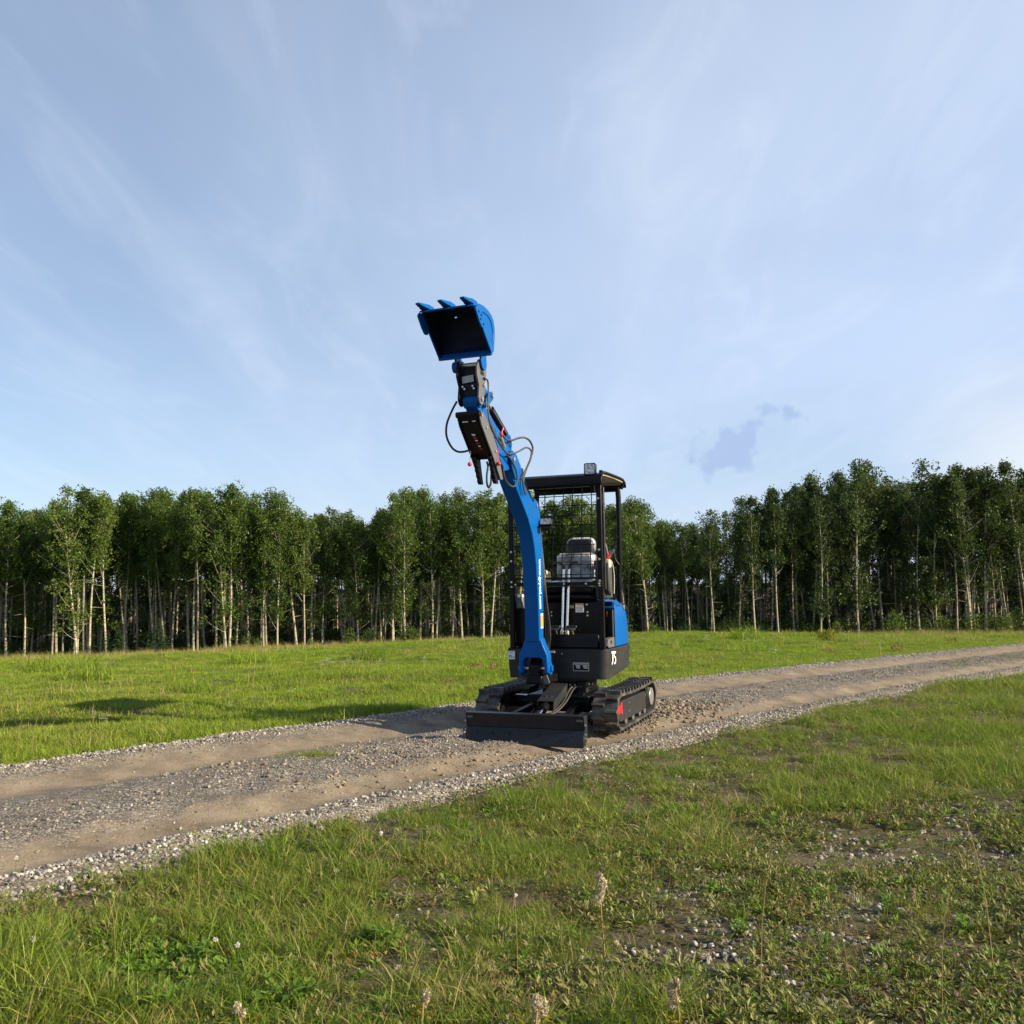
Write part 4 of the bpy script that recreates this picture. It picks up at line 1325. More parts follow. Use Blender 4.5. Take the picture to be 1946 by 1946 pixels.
# ---- bucket
BC, BH = -0.118, 0.208
shell = [(1.075, 3.176), (0.985, 3.208), (0.900, 3.214), (0.822, 3.205), (0.765, 3.186), (0.728, 3.155), (0.706, 3.100), (0.708, 3.030), (0.720, 2.975), (0.728, 2.930), (0.765, 2.893)]
aw = [-BH, -0.150, -0.066, -0.046, 0.066, 0.112, 0.132, BH]
pr = []
for k in range(len(shell) - 1):
    pr.append(shell[k])
    if k == 3:
        q0, q1 = shell[k], shell[k + 1]
        for tt in (0.3, 0.7):
            pr.append((q0[0] + (q1[0] - q0[0]) * tt, q0[1] + (q1[1] - q0[1]) * tt))
pr.append(shell[-1])
vs = [P(BC + a_, f_, z_) for f_, z_ in pr for a_ in aw]
fs = []
nA = len(aw)
for i in range(len(pr) - 1):
    for j in range(nA - 1):
        if i == 4 and j in (2, 5):
            continue                      # the two drain holes the sky shows through
        fs.append((i * nA + j, i * nA + j + 1, (i + 1) * nA + j + 1, (i + 1) * nA + j))
bucket = part(MB().add(vs, fs), 'bucket', 'blue_paint')
sd = bucket.modifiers.new('thick', 'SOLIDIFY')
sd.thickness = 0.010
sd.offset = 0.0
shade_skin = part(MB().add([(v[0] * 1.0, v[1], v[2]) for v in vs], fs), 'bucket_shade_skin', 'bucket_shade', bucket)  # added inner skin that carries the painted shade
for v in shade_skin.data.vertices:
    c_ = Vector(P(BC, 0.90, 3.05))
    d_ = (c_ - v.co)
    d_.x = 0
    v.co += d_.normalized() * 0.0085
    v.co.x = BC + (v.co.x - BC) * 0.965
side_poly = [(1.058, 3.172)] + shell[1:-1] + [(0.762, 2.896)]
for sg in (-1, 1):
    a_ = BC + sg * BH
    part(MB().side(side_poly, a_ - 0.006, a_ + 0.006), 'side_plate', 'blue_paint', bucket, 0.003)
    part(MB().side([(0.90 + (f_ - 0.90) * 0.965, 3.06 + (z_ - 3.06) * 0.965) for f_, z_ in side_poly], a_ - sg * 0.0095 - 0.001, a_ - sg * 0.0095 + 0.001), 'side_shade_skin', 'bucket_shade', bucket)  # added inner face, coloured with the same painted shade
    sc_ = part(MB().side([(1.085, 3.150), (1.060, 3.178), (1.010, 3.165), (0.915, 3.080), (0.935, 3.045), (0.975, 3.040), (1.020, 3.075)], a_ + sg * 0.007, a_ + sg * 0.021), 'side_cutter', 'blue_paint', bucket, 0.003)
    for (f_, z_) in ((1.030, 3.142), (0.985, 3.128), (1.000, 3.095), (0.950, 3.070)):
        bolt(sc_, P(a_ + sg * 0.021, f_, z_), 0.010, (sg, 0, 0), 0.006, 'blue_paint')
    rib = [(0.775 + 0.0 * k, 0) for k in range(1)]
    pth = [P(a_ + sg * 0.008, f_, z_) for f_, z_ in ((0.93, 3.165), (0.84, 3.160), (0.780, 3.125), (0.752, 3.060), (0.756, 2.990))]
    part(MB().tube(smooth_path(pth), 0.004, 6), 'wear_strip', 'blue_paint', bucket)
part(MB().side([(1.085, 3.170), (1.075, 3.186), (0.990, 3.212), (0.985, 3.200)], BC - BH - 0.004, BC + BH + 0.004), 'lip', 'blue_paint', bucket, 0.003)
part(MB().side([(0.770, 2.888), (0.778, 2.900), (0.742, 2.940), (0.728, 2.936)], BC - BH - 0.004, BC + BH + 0.004), 'hinge_bar', 'blue_paint', bucket, 0.003)
for ta in (-0.170, 0.0, 0.170):
    part(MB().prism([(0.985, -0.030), (1.075, -0.034), (1.110, -0.026), (1.185, -0.018), (1.190, 0.018), (1.110, 0.026), (1.075, 0.034), (0.985, 0.030)], 0, 1,
                    lambda f_, q, h, ta=ta: P(BC + ta + q, f_, (3.190 if h == 0 else 3.226) + ((3.200 - 3.190 if h == 0 else 3.206 - 3.226) * max(0, (f_ - 1.06) / 0.16)))), 'tooth', 'blue_paint', bucket, 0.003)
for sg in (-1, 1):
    part(MB().side([(0.735, 2.925), (0.705, 3.02), (0.640, 2.985), (0.625, 2.860)] + arc(0.672, 2.853, 0.046, 180, 330, 5) + [(0.735, 2.88)], AB + sg * 0.100 - 0.007, AB + sg * 0.100 + 0.007), 'bucket_ear', 'blue_paint', bucket, 0.003)

# ---- folded hydraulic thumb under the arm
tpl = [(0.748, 2.482), (0.711, 2.508), (0.661, 2.495), (0.535, 2.409), (0.408, 2.271), (0.30, 2.040), (0.345, 2.028), (0.516, 2.220), (0.701, 2.400)]
th = part(MB().side([(0.742, 2.470), (0.690, 2.400), (0.550, 2.252), (0.440, 2.180), (0.400, 2.215), (0.52, 2.35), (0.665, 2.470)], AB - 0.072, AB + 0.072), 'thumb', 'black_paint', None, 0.006)
for sg in (-1, 1):
    tp = part(MB().side(tpl, AB + sg * 0.086 - 0.006, AB + sg * 0.086 + 0.006), 'thumb_plate', 'grey_steel' if sg > 0 else 'black_paint', th, 0.003)
    for (f_, z_) in ((0.703, 2.470), (0.615, 2.395), (0.45, 2.24)):
        bolt(tp, P(AB + sg * 0.092, f_, z_), 0.014, (sg, 0, 0), 0.008, 'zinc' if sg > 0 else 'black_paint')
    zig = []
    f0, z0_, f1, z1_ = 0.500, 2.195, 0.395, 2.000
    for k in range(11):
        tt = k / 10
        zig.append((f0 + (f1 - f0) * tt + (0.012 if k % 2 else 0.0), z0_ + (z1_ - z0_) * tt))
    tine = zig + [(0.360, 2.000), (0.395, 2.120), (0.420, 2.215)]
    part(MB().side(tine, AB + sg * 0.062 - 0.015, AB + sg * 0.062 + 0.015), 'thumb_tine', 'black_paint', th, 0.002)
part(MB().cyl(P(AB - 0.095, 0.735, 2.480), P(AB + 0.095, 0.735, 2.480), 0.022, None, 14), 'thumb_pivot', 'black_paint', th)
nrm = Vector(P(0, 0.73, -0.68)).normalized()
tang_v = Vector(P(0, -0.68, -0.73)).normalized()
for k, (mt, w_, h_) in enumerate((('white_sticker', 0.030, 0.020), ('red_plastic', 0.030, 0.016), ('white_sticker', 0.022, 0.014), ('red_plastic', 0.030, 0.012), ('white_sticker', 0.020, 0.016), ('red_plastic', 0.026, 0.010))):  # flat patches coloured as sky and red seen through holes
    c = Vector(P(AB + 0.000 + 0.004 * k, 0.640, 2.345)) + tang_v * (0.0 + 0.026 * k) + nrm * 0.006
    sa = Vector((1, 0, 0))
    part(MB().add([c - sa * w_ / 2 - tang_v * h_ / 2, c + sa * w_ / 2 - tang_v * h_ / 2 * 0.5, c + sa * w_ / 2 * 0.7 + tang_v * h_ / 2, c - sa * w_ / 2 * 0.8 + tang_v * h_ / 2 * 0.8], [(0, 1, 2, 3)]), 'hole_patch', mt, th)
for a_, w_ in ((AB - 0.035, 0.045), (AB + 0.035, 0.026)):
    part(MB().box(P(a_, 0.714, 2.430), (w_, 0.006, 0.008), Euler((rad(-35), 0, 0))), 'sky_slot', 'white_sticker', th)  # solid white bar coloured as sky behind, no opening cut


# ---- hoses on the front end, read off the planes they hang in
def hose_px(zf, pts, a, r, mat, name='hydraulic_hose', da=None, parent=None):
    q = []
    for k, p in enumerate(pts):
        aa = a + (da[k] if da else 0.0)
        f_, z_ = pa(*zf(*p), aa)
        q.append(P(aa, f_, z_))
    return part(MB().tube(smooth_path(q), r, 8), name, mat, parent)


def rs_hose(pts, f_, a_fix, r, mat):
    pass


def pfr(u, v, f_):
    d = ray(u, v)
    p0 = BLADE_MID + AF * f_ - CAM_O
    p = CAM_O + d * ((p0 @ AF) / (d @ AF)) - BLADE_MID
    return float(p @ AW), float(p[2])


# left loop: bows outwards to the side
q = []
for (x, y), f_ in zip(((375, 120), (310, 240), (235, 420), (215, 560), (235, 680), (300, 800), (380, 858), (470, 862), (560, 838)), (0.66, 0.66, 0.65, 0.64, 0.63, 0.61, 0.59, 0.58, 0.56)):
    a_, z_ = pfr(*Z2(x, y), f_)
    q.append(P(a_, f_, z_))
part(MB().tube(smooth_path(q), 0.0085, 8), 'hydraulic_hose', 'hose')
ah = AB + 0.098
hose_px(Z1, [(1030, 1100), (1075, 1140), (1082, 1250), (1080, 1400), (1085, 1560), (1110, 1680), (1180, 1840), (1270, 1932)], ah, 0.0065, 'hose_sleeve')
hose_px(Z2, [(835, 280), (870, 450), (950, 640), (1040, 800), (1110, 880), (1190, 890), (1290, 850), (1380, 800), (1440, 815), (1468, 870), (1440, 1010), (1385, 1120), (1340, 1220), (1345, 1330), (1370, 1470)], ah, 0.0075, 'hose_sleeve')
hose_px(Z2, [(1040, 610), (1090, 670), (1170, 695), (1260, 665), (1350, 650), (1430, 685), (1480, 770), (1485, 860), (1450, 980), (1395, 1110), (1352, 1250), (1350, 1350), (1385, 1490)], ah - 0.01, 0.0085, 'hose_sleeve')
hose_px(Z2, [(1055, 1090), (1065, 1200), (1110, 1310), (1190, 1372), (1250, 1330), (1265, 1240), (1235, 1100), (1170, 980), (1110, 910)], ah - 0.01, 0.0065, 'hose_sleeve')
hose_px(Z2, [(815, 1010), (830, 1080), (815, 1200), (815, 1320), (840, 1385), (872, 1330), (878, 1220), (880, 1130)], AB + 0.04, 0.0085, 'hose')
# red ties and the two red-knobbed detent pins
f_, z_ = pa(*Z2(1010, 600), ah)
tie = part(MB().ball(P(ah + 0.008, f_, z_), 0.016, 8, 1.3), 'red_tie', 'red_plastic')
part(MB().tube(smooth_path([P(ah + 0.008, f_, z_), P(ah + 0.012, f_ - 0.03, z_ + 0.045), P(ah + 0.01, f_ - 0.015, z_ + 0.07)]), 0.004, 6), 'tie_tail', 'red_plastic', tie)
f_, z_ = pa(*Z2(1030, 690), ah)
part(MB().cyl(P(ah, f_ + 0.02, z_ + 0.02), P(ah, f_ - 0.05, z_ - 0.05), 0.014, None, 12), 'hose_fitting', 'zinc')
f_, z_ = pa(*Z2(990, 1035), AB + 0.11)
kn = part(MB().ball(P(AB + 0.11, f_, z_), 0.017, 12), 'red_knob', 'red_plastic')
part(MB().cyl(P(AB + 0.11, f_, z_), P(AB + 0.10, f_ - 0.01, z_ + 0.12), 0.0025, None, 6), 'knob_cord', 'red_plastic', kn)
a_, z_ = pfr(*Z2(562, 1045), 0.55)
kn = part(MB().ball(P(a_, 0.55, z_), 0.017, 12), 'red_knob', 'red_plastic')
a2, z2_ = pfr(*Z2(575, 850), 0.55)
part(MB().cyl(P(a_, 0.55, z_), P(a2, 0.55, z2_), 0.0035, None, 8), 'knob_stem', 'zinc', kn)


# ------------------------------------------------------------------ scattering helper (for stuff only)
def variants(name, meshes):
    c = bpy.data.collections.new(name)
    for k, me_ in enumerate(meshes):
        o = bpy.data.objects.new(me_.name, me_)
        c.objects.link(o)
    return c


def scatter(name, pts, rots, scl, idx, coll):
    n = len(pts)
    me_ = bpy.data.meshes.new(name)
    me_.vertices.add(n)
    me_.vertices.foreach_set('co', np.asarray(pts, np.float32).ravel())
    a_ = me_.attributes.new('rot', 'FLOAT_VECTOR', 'POINT')
    a_.data.foreach_set('vector', np.asarray(rots, np.float32).ravel())
    scl = np.asarray(scl, np.float32)
    if scl.ndim == 1:
        scl = np.repeat(scl[:, None], 3, 1)
    a_ = me_.attributes.new('scl', 'FLOAT_VECTOR', 'POINT')
    a_.data.foreach_set('vector', scl.ravel())
    a_ = me_.attributes.new('idx', 'INT', 'POINT')
    a_.data.foreach_set('value', np.asarray(idx, np.int32))
    o = link(name, me_)
    ng = bpy.data.node_groups.new(name, 'GeometryNodeTree')
    ng.interface.new_socket('Geometry', in_out='INPUT', socket_type='NodeSocketGeometry')
    ng.interface.new_socket('Geometry', in_out='OUTPUT', socket_type='NodeSocketGeometry')
    N, L = ng.nodes, ng.links
    gi, go = N.new('NodeGroupInput'), N.new('NodeGroupOutput')
    iop = N.new('GeometryNodeInstanceOnPoints')
    ci = N.new('GeometryNodeCollectionInfo')
    ci.inputs['Collection'].default_value = coll
    ci.inputs['Separate Children'].default_value = True
    ci.inputs['Reset Children'].default_value = True
    iop.inputs['Pick Instance'].default_value = True

    def attr(nm, dt):
        q = N.new('GeometryNodeInputNamedAttribute')
        q.data_type = dt
        q.inputs['Name'].default_value = nm
        return next(s_ for s_ in q.outputs if s_.enabled and s_.name == 'Attribute')
    e2r = N.new('FunctionNodeEulerToRotation')
    L.new(attr('rot', 'FLOAT_VECTOR'), e2r.inputs[0])
    L.new(e2r.outputs[0], iop.inputs['Rotation'])
    L.new(attr('scl', 'FLOAT_VECTOR'), iop.inputs['Scale'])
    L.new(attr('idx', 'INT'), iop.inputs['Instance Index'])
    L.new(gi.outputs[0], iop.inputs['Points'])
    L.new(ci.outputs[0], iop.inputs['Instance'])
    L.new(iop.outputs[0], go.inputs[0])
    md = o.modifiers.new('scatter', 'NODES')
    md.node_group = ng
    return o


RNG = np.random.default_rng(7)


# ------------------------------------------------------------------ grass meshes
def blade_tuft(name, n, rad_, h0, h1, w, lean, mat, seed, seg=3):
    r = np.random.default_rng(seed)
    V, Fc, T = [], [], []
    for _ in range(n):
        an, rr = r.uniform(0, 2 * math.pi), rad_ * math.sqrt(r.uniform())
        bx, by = rr * math.cos(an), rr * math.sin(an)
        h = r.uniform(h0, h1)
        da = r.uniform(0, 2 * math.pi)
        ln = h * r.uniform(0.1, lean)
        fa = r.uniform(0, 2 * math.pi)
        ww = w * r.uniform(0.6, 1.3)
        sxv, syv = math.cos(fa) * ww / 2, math.sin(fa) * ww / 2
        o = len(V)
        for k in range(seg):
            tt = k / seg
            x, y = bx + math.cos(da) * ln * tt ** 1.8, by + math.sin(da) * ln * tt ** 1.8
            z = h * (tt - 0.25 * (ln / max(h, 1e-6)) * tt ** 2) - 0.012
            q = 1.0 - 0.55 * tt
            V += [(x - sxv * q, y - syv * q, z), (x + sxv * q, y + syv * q, z)]
        x, y = bx + math.cos(da) * ln, by + math.sin(da) * ln
        V.append((x, y, h * (1 - 0.25 * ln / max(h, 1e-6)) - 0.012))
        for k in range(seg - 1):
            Fc += [o + 2 * k, o + 2 * k + 1, o + 2 * k + 3, o + 2 * k + 2]
            T.append(4)
        Fc += [o + 2 * seg - 2, o + 2 * seg - 1, o + 2 * seg]
        T.append(3)
    return raw_mesh(name, V, Fc, T, mat)


def leaf_rosette(name, n, size, mat, seed, up=0.5, stalk=0.03, width=0.42):
    """low broad-leaved weed: pointed leaves around a centre"""
    r = np.random.default_rng(seed)
    V, Fc, T = [], [], []
    for k in range(n):
        an = r.uniform(0, 2 * math.pi)
        el = r.uniform(0.05, up)
        Ls = size * r.uniform(0.55, 1.15)
        st_ = stalk * r.uniform(0.3, 1.3)
        d = np.array([math.cos(an) * math.cos(el), math.sin(an) * math.cos(el), math.sin(el)])
        sd_ = np.array([-math.sin(an), math.cos(an), 0]) * Ls * width / 2
        upv = np.cross(d, sd_ / np.linalg.norm(sd_))
        upv *= -1 if upv[2] < 0 else 1
        b = d * st_ + np.array([0, 0, 0.006])
        o = len(V)
        V += [tuple(b), tuple(b + d * Ls * 0.45 + sd_ + upv * Ls * 0.06), tuple(b + d * Ls * 0.45 - sd_ + upv * Ls * 0.06), tuple(b + d * Ls - upv * Ls * 0.12), tuple(b + d * Ls * 0.45 - upv * Ls * 0.02)]
        Fc += [o, o + 4, o + 1, o + 1, o + 4, o + 3, o, o + 2, o + 4, o + 2, o + 3, o + 4]
        T += [3, 3, 3, 3]
    return raw_mesh(name, V, Fc, T, mat)


def stone_mesh(name, seed, mat='stone', flat=0.65):
    bm = bmesh.new()
    bmesh.ops.create_icosphere(bm, subdivisions=1, radius=0.5)
    r = random.Random(seed)
    sc = Vector((r.uniform(0.8, 1.2), r.uniform(0.7, 1.0), flat * r.uniform(0.75, 1.2)))
    for v in bm.verts:
        k = 1 + r.uniform(-0.32, 0.22)
        v.co = Vector((v.co.x * sc.x, v.co.y * sc.y, v.co.z * sc.z)) * k
    for f in bm.faces:
        f.smooth = r.random() < 0.15
    me_ = bpy.data.meshes.new(name)
    bm.to_mesh(me_)
    bm.free()
    me_.materials.append(MATS[mat])
    return me_


def in_view(x, y, z, margin_px=260, margin_m=1.2):
    """rough view wedge with room on both sides for a step sideways"""
    d = np.stack([x, y, z], -1) - CAM_O
    zz = np.maximum(d @ _f, 0.1)
    mu = FPX * (d @ _r) / zz
    mv = FPX * (d @ _u) / zz
    return (d @ _f > 0.5) & (np.abs(mu) < PC + margin_px + margin_m * FPX / zz * 0.6) & (mv > -PC - margin_px * 1.4)


def rand_rot(n, tilt=0.15):
    return np.stack([RNG.normal(0, tilt, n), RNG.normal(0, tilt, n), RNG.uniform(0, 2 * math.pi, n)], -1)


# ------------------------------------------------------------------ gravel and loose soil on the road
stones = variants('stone_kinds', [stone_mesh('gravel_stone', 100 + k) for k in range(8)] + [stone_mesh('gravel_stone', 120 + k, 'pale_stone') for k in range(6)])


def strip_points(n, s0, s1, t_c, t_w, near_bias=1.0):
    s = s0 + (s1 - s0) * RNG.uniform(0, 1, n) ** near_bias
    t_ = t_c + RNG.normal(0, t_w, n)
    return s, t_


def place_stones(s, t_, size_lo, size_hi, power=2.5):
    x, y = road_xy(s, t_)
    z = ground_h(x, y)
    ok = in_view(x, y, z, 160, 1.0)
    x, y, z = x[ok], y[ok], z[ok]
    sz = size_lo + (size_hi - size_lo) * RNG.uniform(0, 1, len(x)) ** power
    return np.stack([x, y, z + sz * 0.12], -1), sz


S0, S1 = -2.5, 25.0
parts_ = []
# edge banks, centre strip, strays on the ruts
for n, tc_, tw_, lo, hi, pw, nb in ((22000, 1.37, 0.10, 0.008, 0.036, 2.1, 1.3), (9000, 1.48, 0.10, 0.009, 0.040, 1.8, 1.3), (3500, 1.15, 0.12, 0.006, 0.026, 2.6, 1.4), (19000, -1.44, 0.13, 0.006, 0.030, 2.2, 1.6), (8000, -1.60, 0.13, 0.007, 0.032, 2.0, 1.6), (12000, -1.30, 0.13, 0.004, 0.018, 2.2, 1.7), (9000, 1.18, 0.12, 0.004, 0.018, 2.2, 1.5), (500, -1.35, 0.25, 0.018, 0.034, 2.0, 1.7),
                                    (60000, -0.22, 0.23, 0.005, 0.024, 2.4, 1.6), (7000, -0.2, 0.9, 0.004, 0.016, 3.0, 1.4), (1100, -0.2, 0.24, 0.020, 0.044, 1.8, 1.7)):
    s, t_ = strip_points(n, S0, S1, tc_, tw_, nb)
    keep = (np.abs(t_) < ROAD_HW + 0.22)
    clump = fbm(s * 1.1, t_ * 1.6, 77)
    keep &= RNG.uniform(0, 1, n) < np.clip(0.68 + clump * 1.0 + 0.9 * fbm(s * 0.7 + 40, t_ * 0.3, 78), 0.08, 1.0)
    parts_.append(place_stones(s[keep], t_[keep], lo, hi, pw))
pts = np.concatenate([p for p, q in parts_])
sz = np.concatenate([q for p, q in parts_])
gs, gt_ = road_st(pts[:, 0], pts[:, 1])
isedge = (np.abs(gt_ + 0.05) > 1.2) & (RNG.uniform(0, 1, len(pts)) < 0.45)
gravel = scatter('gravel', pts, rand_rot(len(pts), 0.5), sz, np.where(isedge, 8 + RNG.integers(0, 6, len(pts)), RNG.integers(0, 8, len(pts))), stones)
tag(gravel, 'loose grey and tan gravel along the road edges and centre', 'gravel', kind='stuff')

# churned soil: where the tracks have turned and along the rut shoulders
clods = variants('clod_kinds', [stone_mesh('soil_clod', 300 + k, 'soil_clod', 0.6) for k in range(5)])
cl_p, cl_s = [], []


def clod_patch(u, v, n, du, dv, lo, hi):
    for _ in range(n):
        x, y = on_ground(u + random.gauss(0, du), v + random.gauss(0, dv))
        sz_ = lo + (hi - lo) * random.random() ** 2.2
        cl_p.append((x, y, gz(x, y) + sz_ * 0.10))
        cl_s.append(sz_)


for (u, v, n, du, dv, lo, hi) in ((1285, 1350, 700, 36, 8, 0.012, 0.065), (1215, 1372, 260, 26, 8, 0.012, 0.045), (1345, 1350, 150, 32, 7, 0.010, 0.060), (1440, 1318, 60, 22, 3, 0.010, 0.05), (1000, 1432, 220, 70, 7, 0.010, 0.038),
                                  (860, 1440, 130, 60, 8, 0.010, 0.045), (760, 1455, 150, 70, 9, 0.008, 0.04), (600, 1488, 90, 60, 9, 0.008, 0.045), (700, 1420, 90, 70, 6, 0.008, 0.045), (440, 1458, 60, 30, 5, 0.01, 0.06), (330, 1478, 40, 60, 6, 0.008, 0.04)):
    clod_patch(u, v, n, du, dv, lo, hi)
# bank of spoil behind the left-hand track
soil = scatter('loose_soil', np.array(cl_p), rand_rot(len(cl_p), 0.6), np.array(cl_s), RNG.integers(0, 5, len(cl_p)), clods)
tag(soil, 'loose tan soil clods churned up on the gravel road', 'soil', kind='stuff')

# ------------------------------------------------------------------ grass
near_t = [blade_tuft('grass_tuft', 22, 0.040, 0.020, 0.070, 0.0032, 1.7, 'grass_blade', 500 + k) for k in range(6)]
near_t += [blade_tuft('grass_tuft', 18, 0.030, 0.04, 0.13, 0.0034, 1.3, 'grass_blade', 520 + k) for k in range(4)]
near_t += [blade_tuft('grass_tuft', 13, 0.06, 0.02, 0.09, 0.0028, 3.2, 'dry_grass', 540 + k) for k in range(3)]
near_t += [blade_tuft('grass_tuft', 5, 0.05, 0.05, 0.13, 0.0022, 0.9, 'dry_grass', 560 + k) for k in range(2)]
near_c = variants('verge_grass_kinds', near_t)
field_t = [blade_tuft('meadow_tuft', 70, 0.15, 0.018, 0.055, 0.0056, 1.4, 'meadow_blade', 600 + k, 2) for k in range(6)]
field_t += [blade_tuft('meadow_tuft', 56, 0.12, 0.04, 0.11, 0.0058, 1.2, 'meadow_blade', 620 + k, 2) for k in range(3)]
field_t += [blade_tuft('meadow_tuft', 10, 0.14, 0.08, 0.22, 0.0055, 0.8, 'dry_grass', 640 + k, 2) for k in range(2)]
field_c = variants('meadow_grass_kinds', field_t)

# bare stony ground in the near verge: grass thins out there
BARE = [(1600, 1690, 1.25), (1760, 1600, 0.9), (1330, 1790, 0.75), (1500, 1830, 0.8), (1880, 1560, 0.8), (1700, 1850, 1.0), (1560, 1600, 0.8), (1250, 1740, 0.5), (1050, 1880, 0.35), (350, 1865, 0.30)]
BARE_W = [(*on_ground(u, v), r) for u, v, r in BARE]


def bareness(x, y):
    b = np.zeros_like(x)
    for bx, by, r in BARE_W:
        b = np.maximum(b, np.exp(-(((x - bx) / (r * 0.62)) ** 2 + ((y - by) / (r * 0.62)) ** 2)))
    b = b + 0.55 * fbm(x * 2.2, y * 2.2, 51) * (0.3 + b)
    return np.clip(b, 0, 1)


NN = 230000
yy = 1.9 + 13.5 * RNG.uniform(0, 1, NN) ** 1.45
xx = RNG.uniform(-0.80, 0.80, NN) * yy + RNG.normal(0, 0.5, NN)
s, t_ = road_st(xx, yy)
edge = -ROAD_HW - 0.17 + 0.26 * fbm(s * 1.5, s * 0 + 1.7, 61)
zz = ground_h(xx, yy)
b = bareness(xx, yy)
dens = np.where(t_ < edge - 0.02, 1.0, np.where(t_ < edge + 0.10, 0.06, 0.0))
dens = dens * (1 - 0.82 * sstep(0.20, 0.65, b)) * np.clip(0.50 + 1.3 * fbm(xx * 1.6, yy * 1.6, 63) + 2.0 * fbm(xx * 6.0, yy * 6.0, 65, 2), 0.06, 1)
ok = (RNG.uniform(0, 1, NN) < dens) & in_view(xx, yy, zz, 200, 0.8)
xx, yy, zz, b, t_ = xx[ok], yy[ok], zz[ok], b[ok], t_[ok]
n = len(xx)
tall = fbm(xx * 0.9 + 5, yy * 0.9, 66) + RNG.normal(0, 0.25, n)
kind = np.where(RNG.uniform(0, 1, n) < 0.17 + 0.15 * (b > 0.2), 10 + np.minimum(RNG.integers(0, 10, n) // 2, 4) * (RNG.uniform(0, 1, n) < 0.75), np.where(tall > 0.20, 6 + RNG.integers(0, 4, n), RNG.integers(0, 6, n)))
scl = RNG.uniform(0.55, 1.35, n) * (1 + 0.8 * fbm(xx * 1.3, yy * 1.3, 69)) * (1 - 0.35 * sstep(0.2, 0.6, b)) * np.where(yy > 8, 1.15, 1.0)
grass = scatter('verge_grass', np.stack([xx, yy, zz - 0.005], -1), rand_rot(n, 0.14), scl, kind, near_c)
tag(grass, 'short uneven grass on the near verge below the road', 'grass', kind='stuff')
print('verge tufts', n)

NN = 150000
yy = 4.5 + 42.0 * RNG.uniform(0, 1, NN) ** 0.95
xx = RNG.uniform(-0.66, 0.66, NN) * yy + RNG.normal(0, 0.6, NN)
s, t_ = road_st(xx, yy)
edge = ROAD_HW + 0.02 + 0.22 * fbm(s * 1.4, s * 0 + 9.7, 62)
zz = ground_h(xx, yy)
dens = (t_ > edge) * np.clip(1.25 - yy / 60.0, 0.35, 1) * np.clip(0.80 + 0.5 * fbm(xx * 0.5, yy * 0.5, 64) + 0.5 * fbm(xx * 2.1, yy * 2.1, 68), 0.2, 1)
ok = (RNG.uniform(0, 1, NN) < dens) & in_view(xx, yy, zz, 120, 0.8)
xx, yy, zz, t_ = xx[ok], yy[ok], zz[ok], t_[ok]
n = len(xx)
tall = fbm(xx * 0.35 + 5, yy * 0.35, 67) + RNG.normal(0, 0.18, n) + 0.35 * sstep(34, 44, yy)
kind = np.where(RNG.uniform(0, 1, n) < 0.012 + 0.22 * sstep(33, 43, yy), 9 + RNG.integers(0, 2, n), np.where(tall > 0.36, 6 + RNG.integers(0, 3, n), RNG.integers(0, 6, n)))
scl = RNG.uniform(0.75, 1.2, n) * (1 + 0.35 * sstep(14, 40, yy))
meadow = scatter('meadow_grass', np.stack([xx, yy, zz - 0.005], -1), rand_rot(n, 0.10), scl, kind, field_c)
tag(meadow, 'bright green meadow grass between the road and the trees', 'grass', kind='stuff')
print('meadow tufts', n)

# grass growing on the road's centre strip
mt = []
for (u, v, n, du, dv) in ((588, 1440, 90, 26, 3.2), (1825, 1263, 70, 24, 3), (1925, 1249, 60, 18, 2.5)):
    for _ in range(n):
        x, y = on_ground(u + random.gauss(0, du), v + random.gauss(0, dv))
        mt.append((x, y, gz(x, y)))
rg = scatter('road_grass', np.array(mt), rand_rot(len(mt), 0.2), RNG.uniform(0.5, 0.8, len(mt)), RNG.integers(0, 6, len(mt)), near_c)
tag(rg, 'thin grass patches growing on the gravel centre of the road', 'grass', kind='stuff')

# ground cover of small broad-leaved weeds, thickest on the bare stony ground
weeds = [leaf_rosette('weed_rosette', 12, 0.028, 'weed_leaf', 700 + k, 0.9, 0.014, 0.30) for k in range(5)] + [leaf_rosette('weed_rosette', 20, 0.018, 'weed_leaf', 720 + k, 1.2, 0.024, 0.50) for k in range(4)] + \
        [leaf_rosette('weed_rosette', 14, 0.024, 'bright_leaf', 740 + k, 0.9, 0.016, 0.5) for k in range(2)] + [leaf_rosette('weed_rosette', 12, 0.020, 'russet_leaf', 760 + k, 0.7, 0.014, 0.4) for k in range(2)]
weed_c = variants('weed_kinds', weeds)
NN = 110000
yy = 1.9 + 8.5 * RNG.uniform(0, 1, NN) ** 1.3
xx = RNG.uniform(-0.75, 0.75, NN) * yy
s, t_ = road_st(xx, yy)
zz = ground_h(xx, yy)
b = bareness(xx, yy)
lf = np.exp(-((xx + 1.15) / 0.35) ** 2 - ((yy - 3.2) / 0.4) ** 2)
dens = (t_ < -ROAD_HW - 0.06) * np.clip(0.30 + 0.42 * sstep(0.12, 0.45, b) + 0.7 * lf, 0, 1) * np.clip(0.60 + 1.5 * fbm(xx * 3, yy * 3, 71), 0.03, 1)
ok = (RNG.uniform(0, 1, NN) < dens) & in_view(xx, yy, zz, 200, 0.6)
xx, yy, zz, lf = xx[ok], yy[ok], zz[ok], lf[ok]
n = len(xx)
u_ = RNG.uniform(0, 1, n)
kind = np.where((u_ < 0.10) | (RNG.uniform(0, 1, n) < lf), 9 + RNG.integers(0, 2, n), np.where(u_ < 0.34, 11 + RNG.integers(0, 2, n), RNG.integers(0, 9, n)))
gc = scatter('ground_cover', np.stack([xx, yy, zz], -1), rand_rot(n, 0.2), RNG.uniform(0.6, 1.35, n), kind, weed_c)
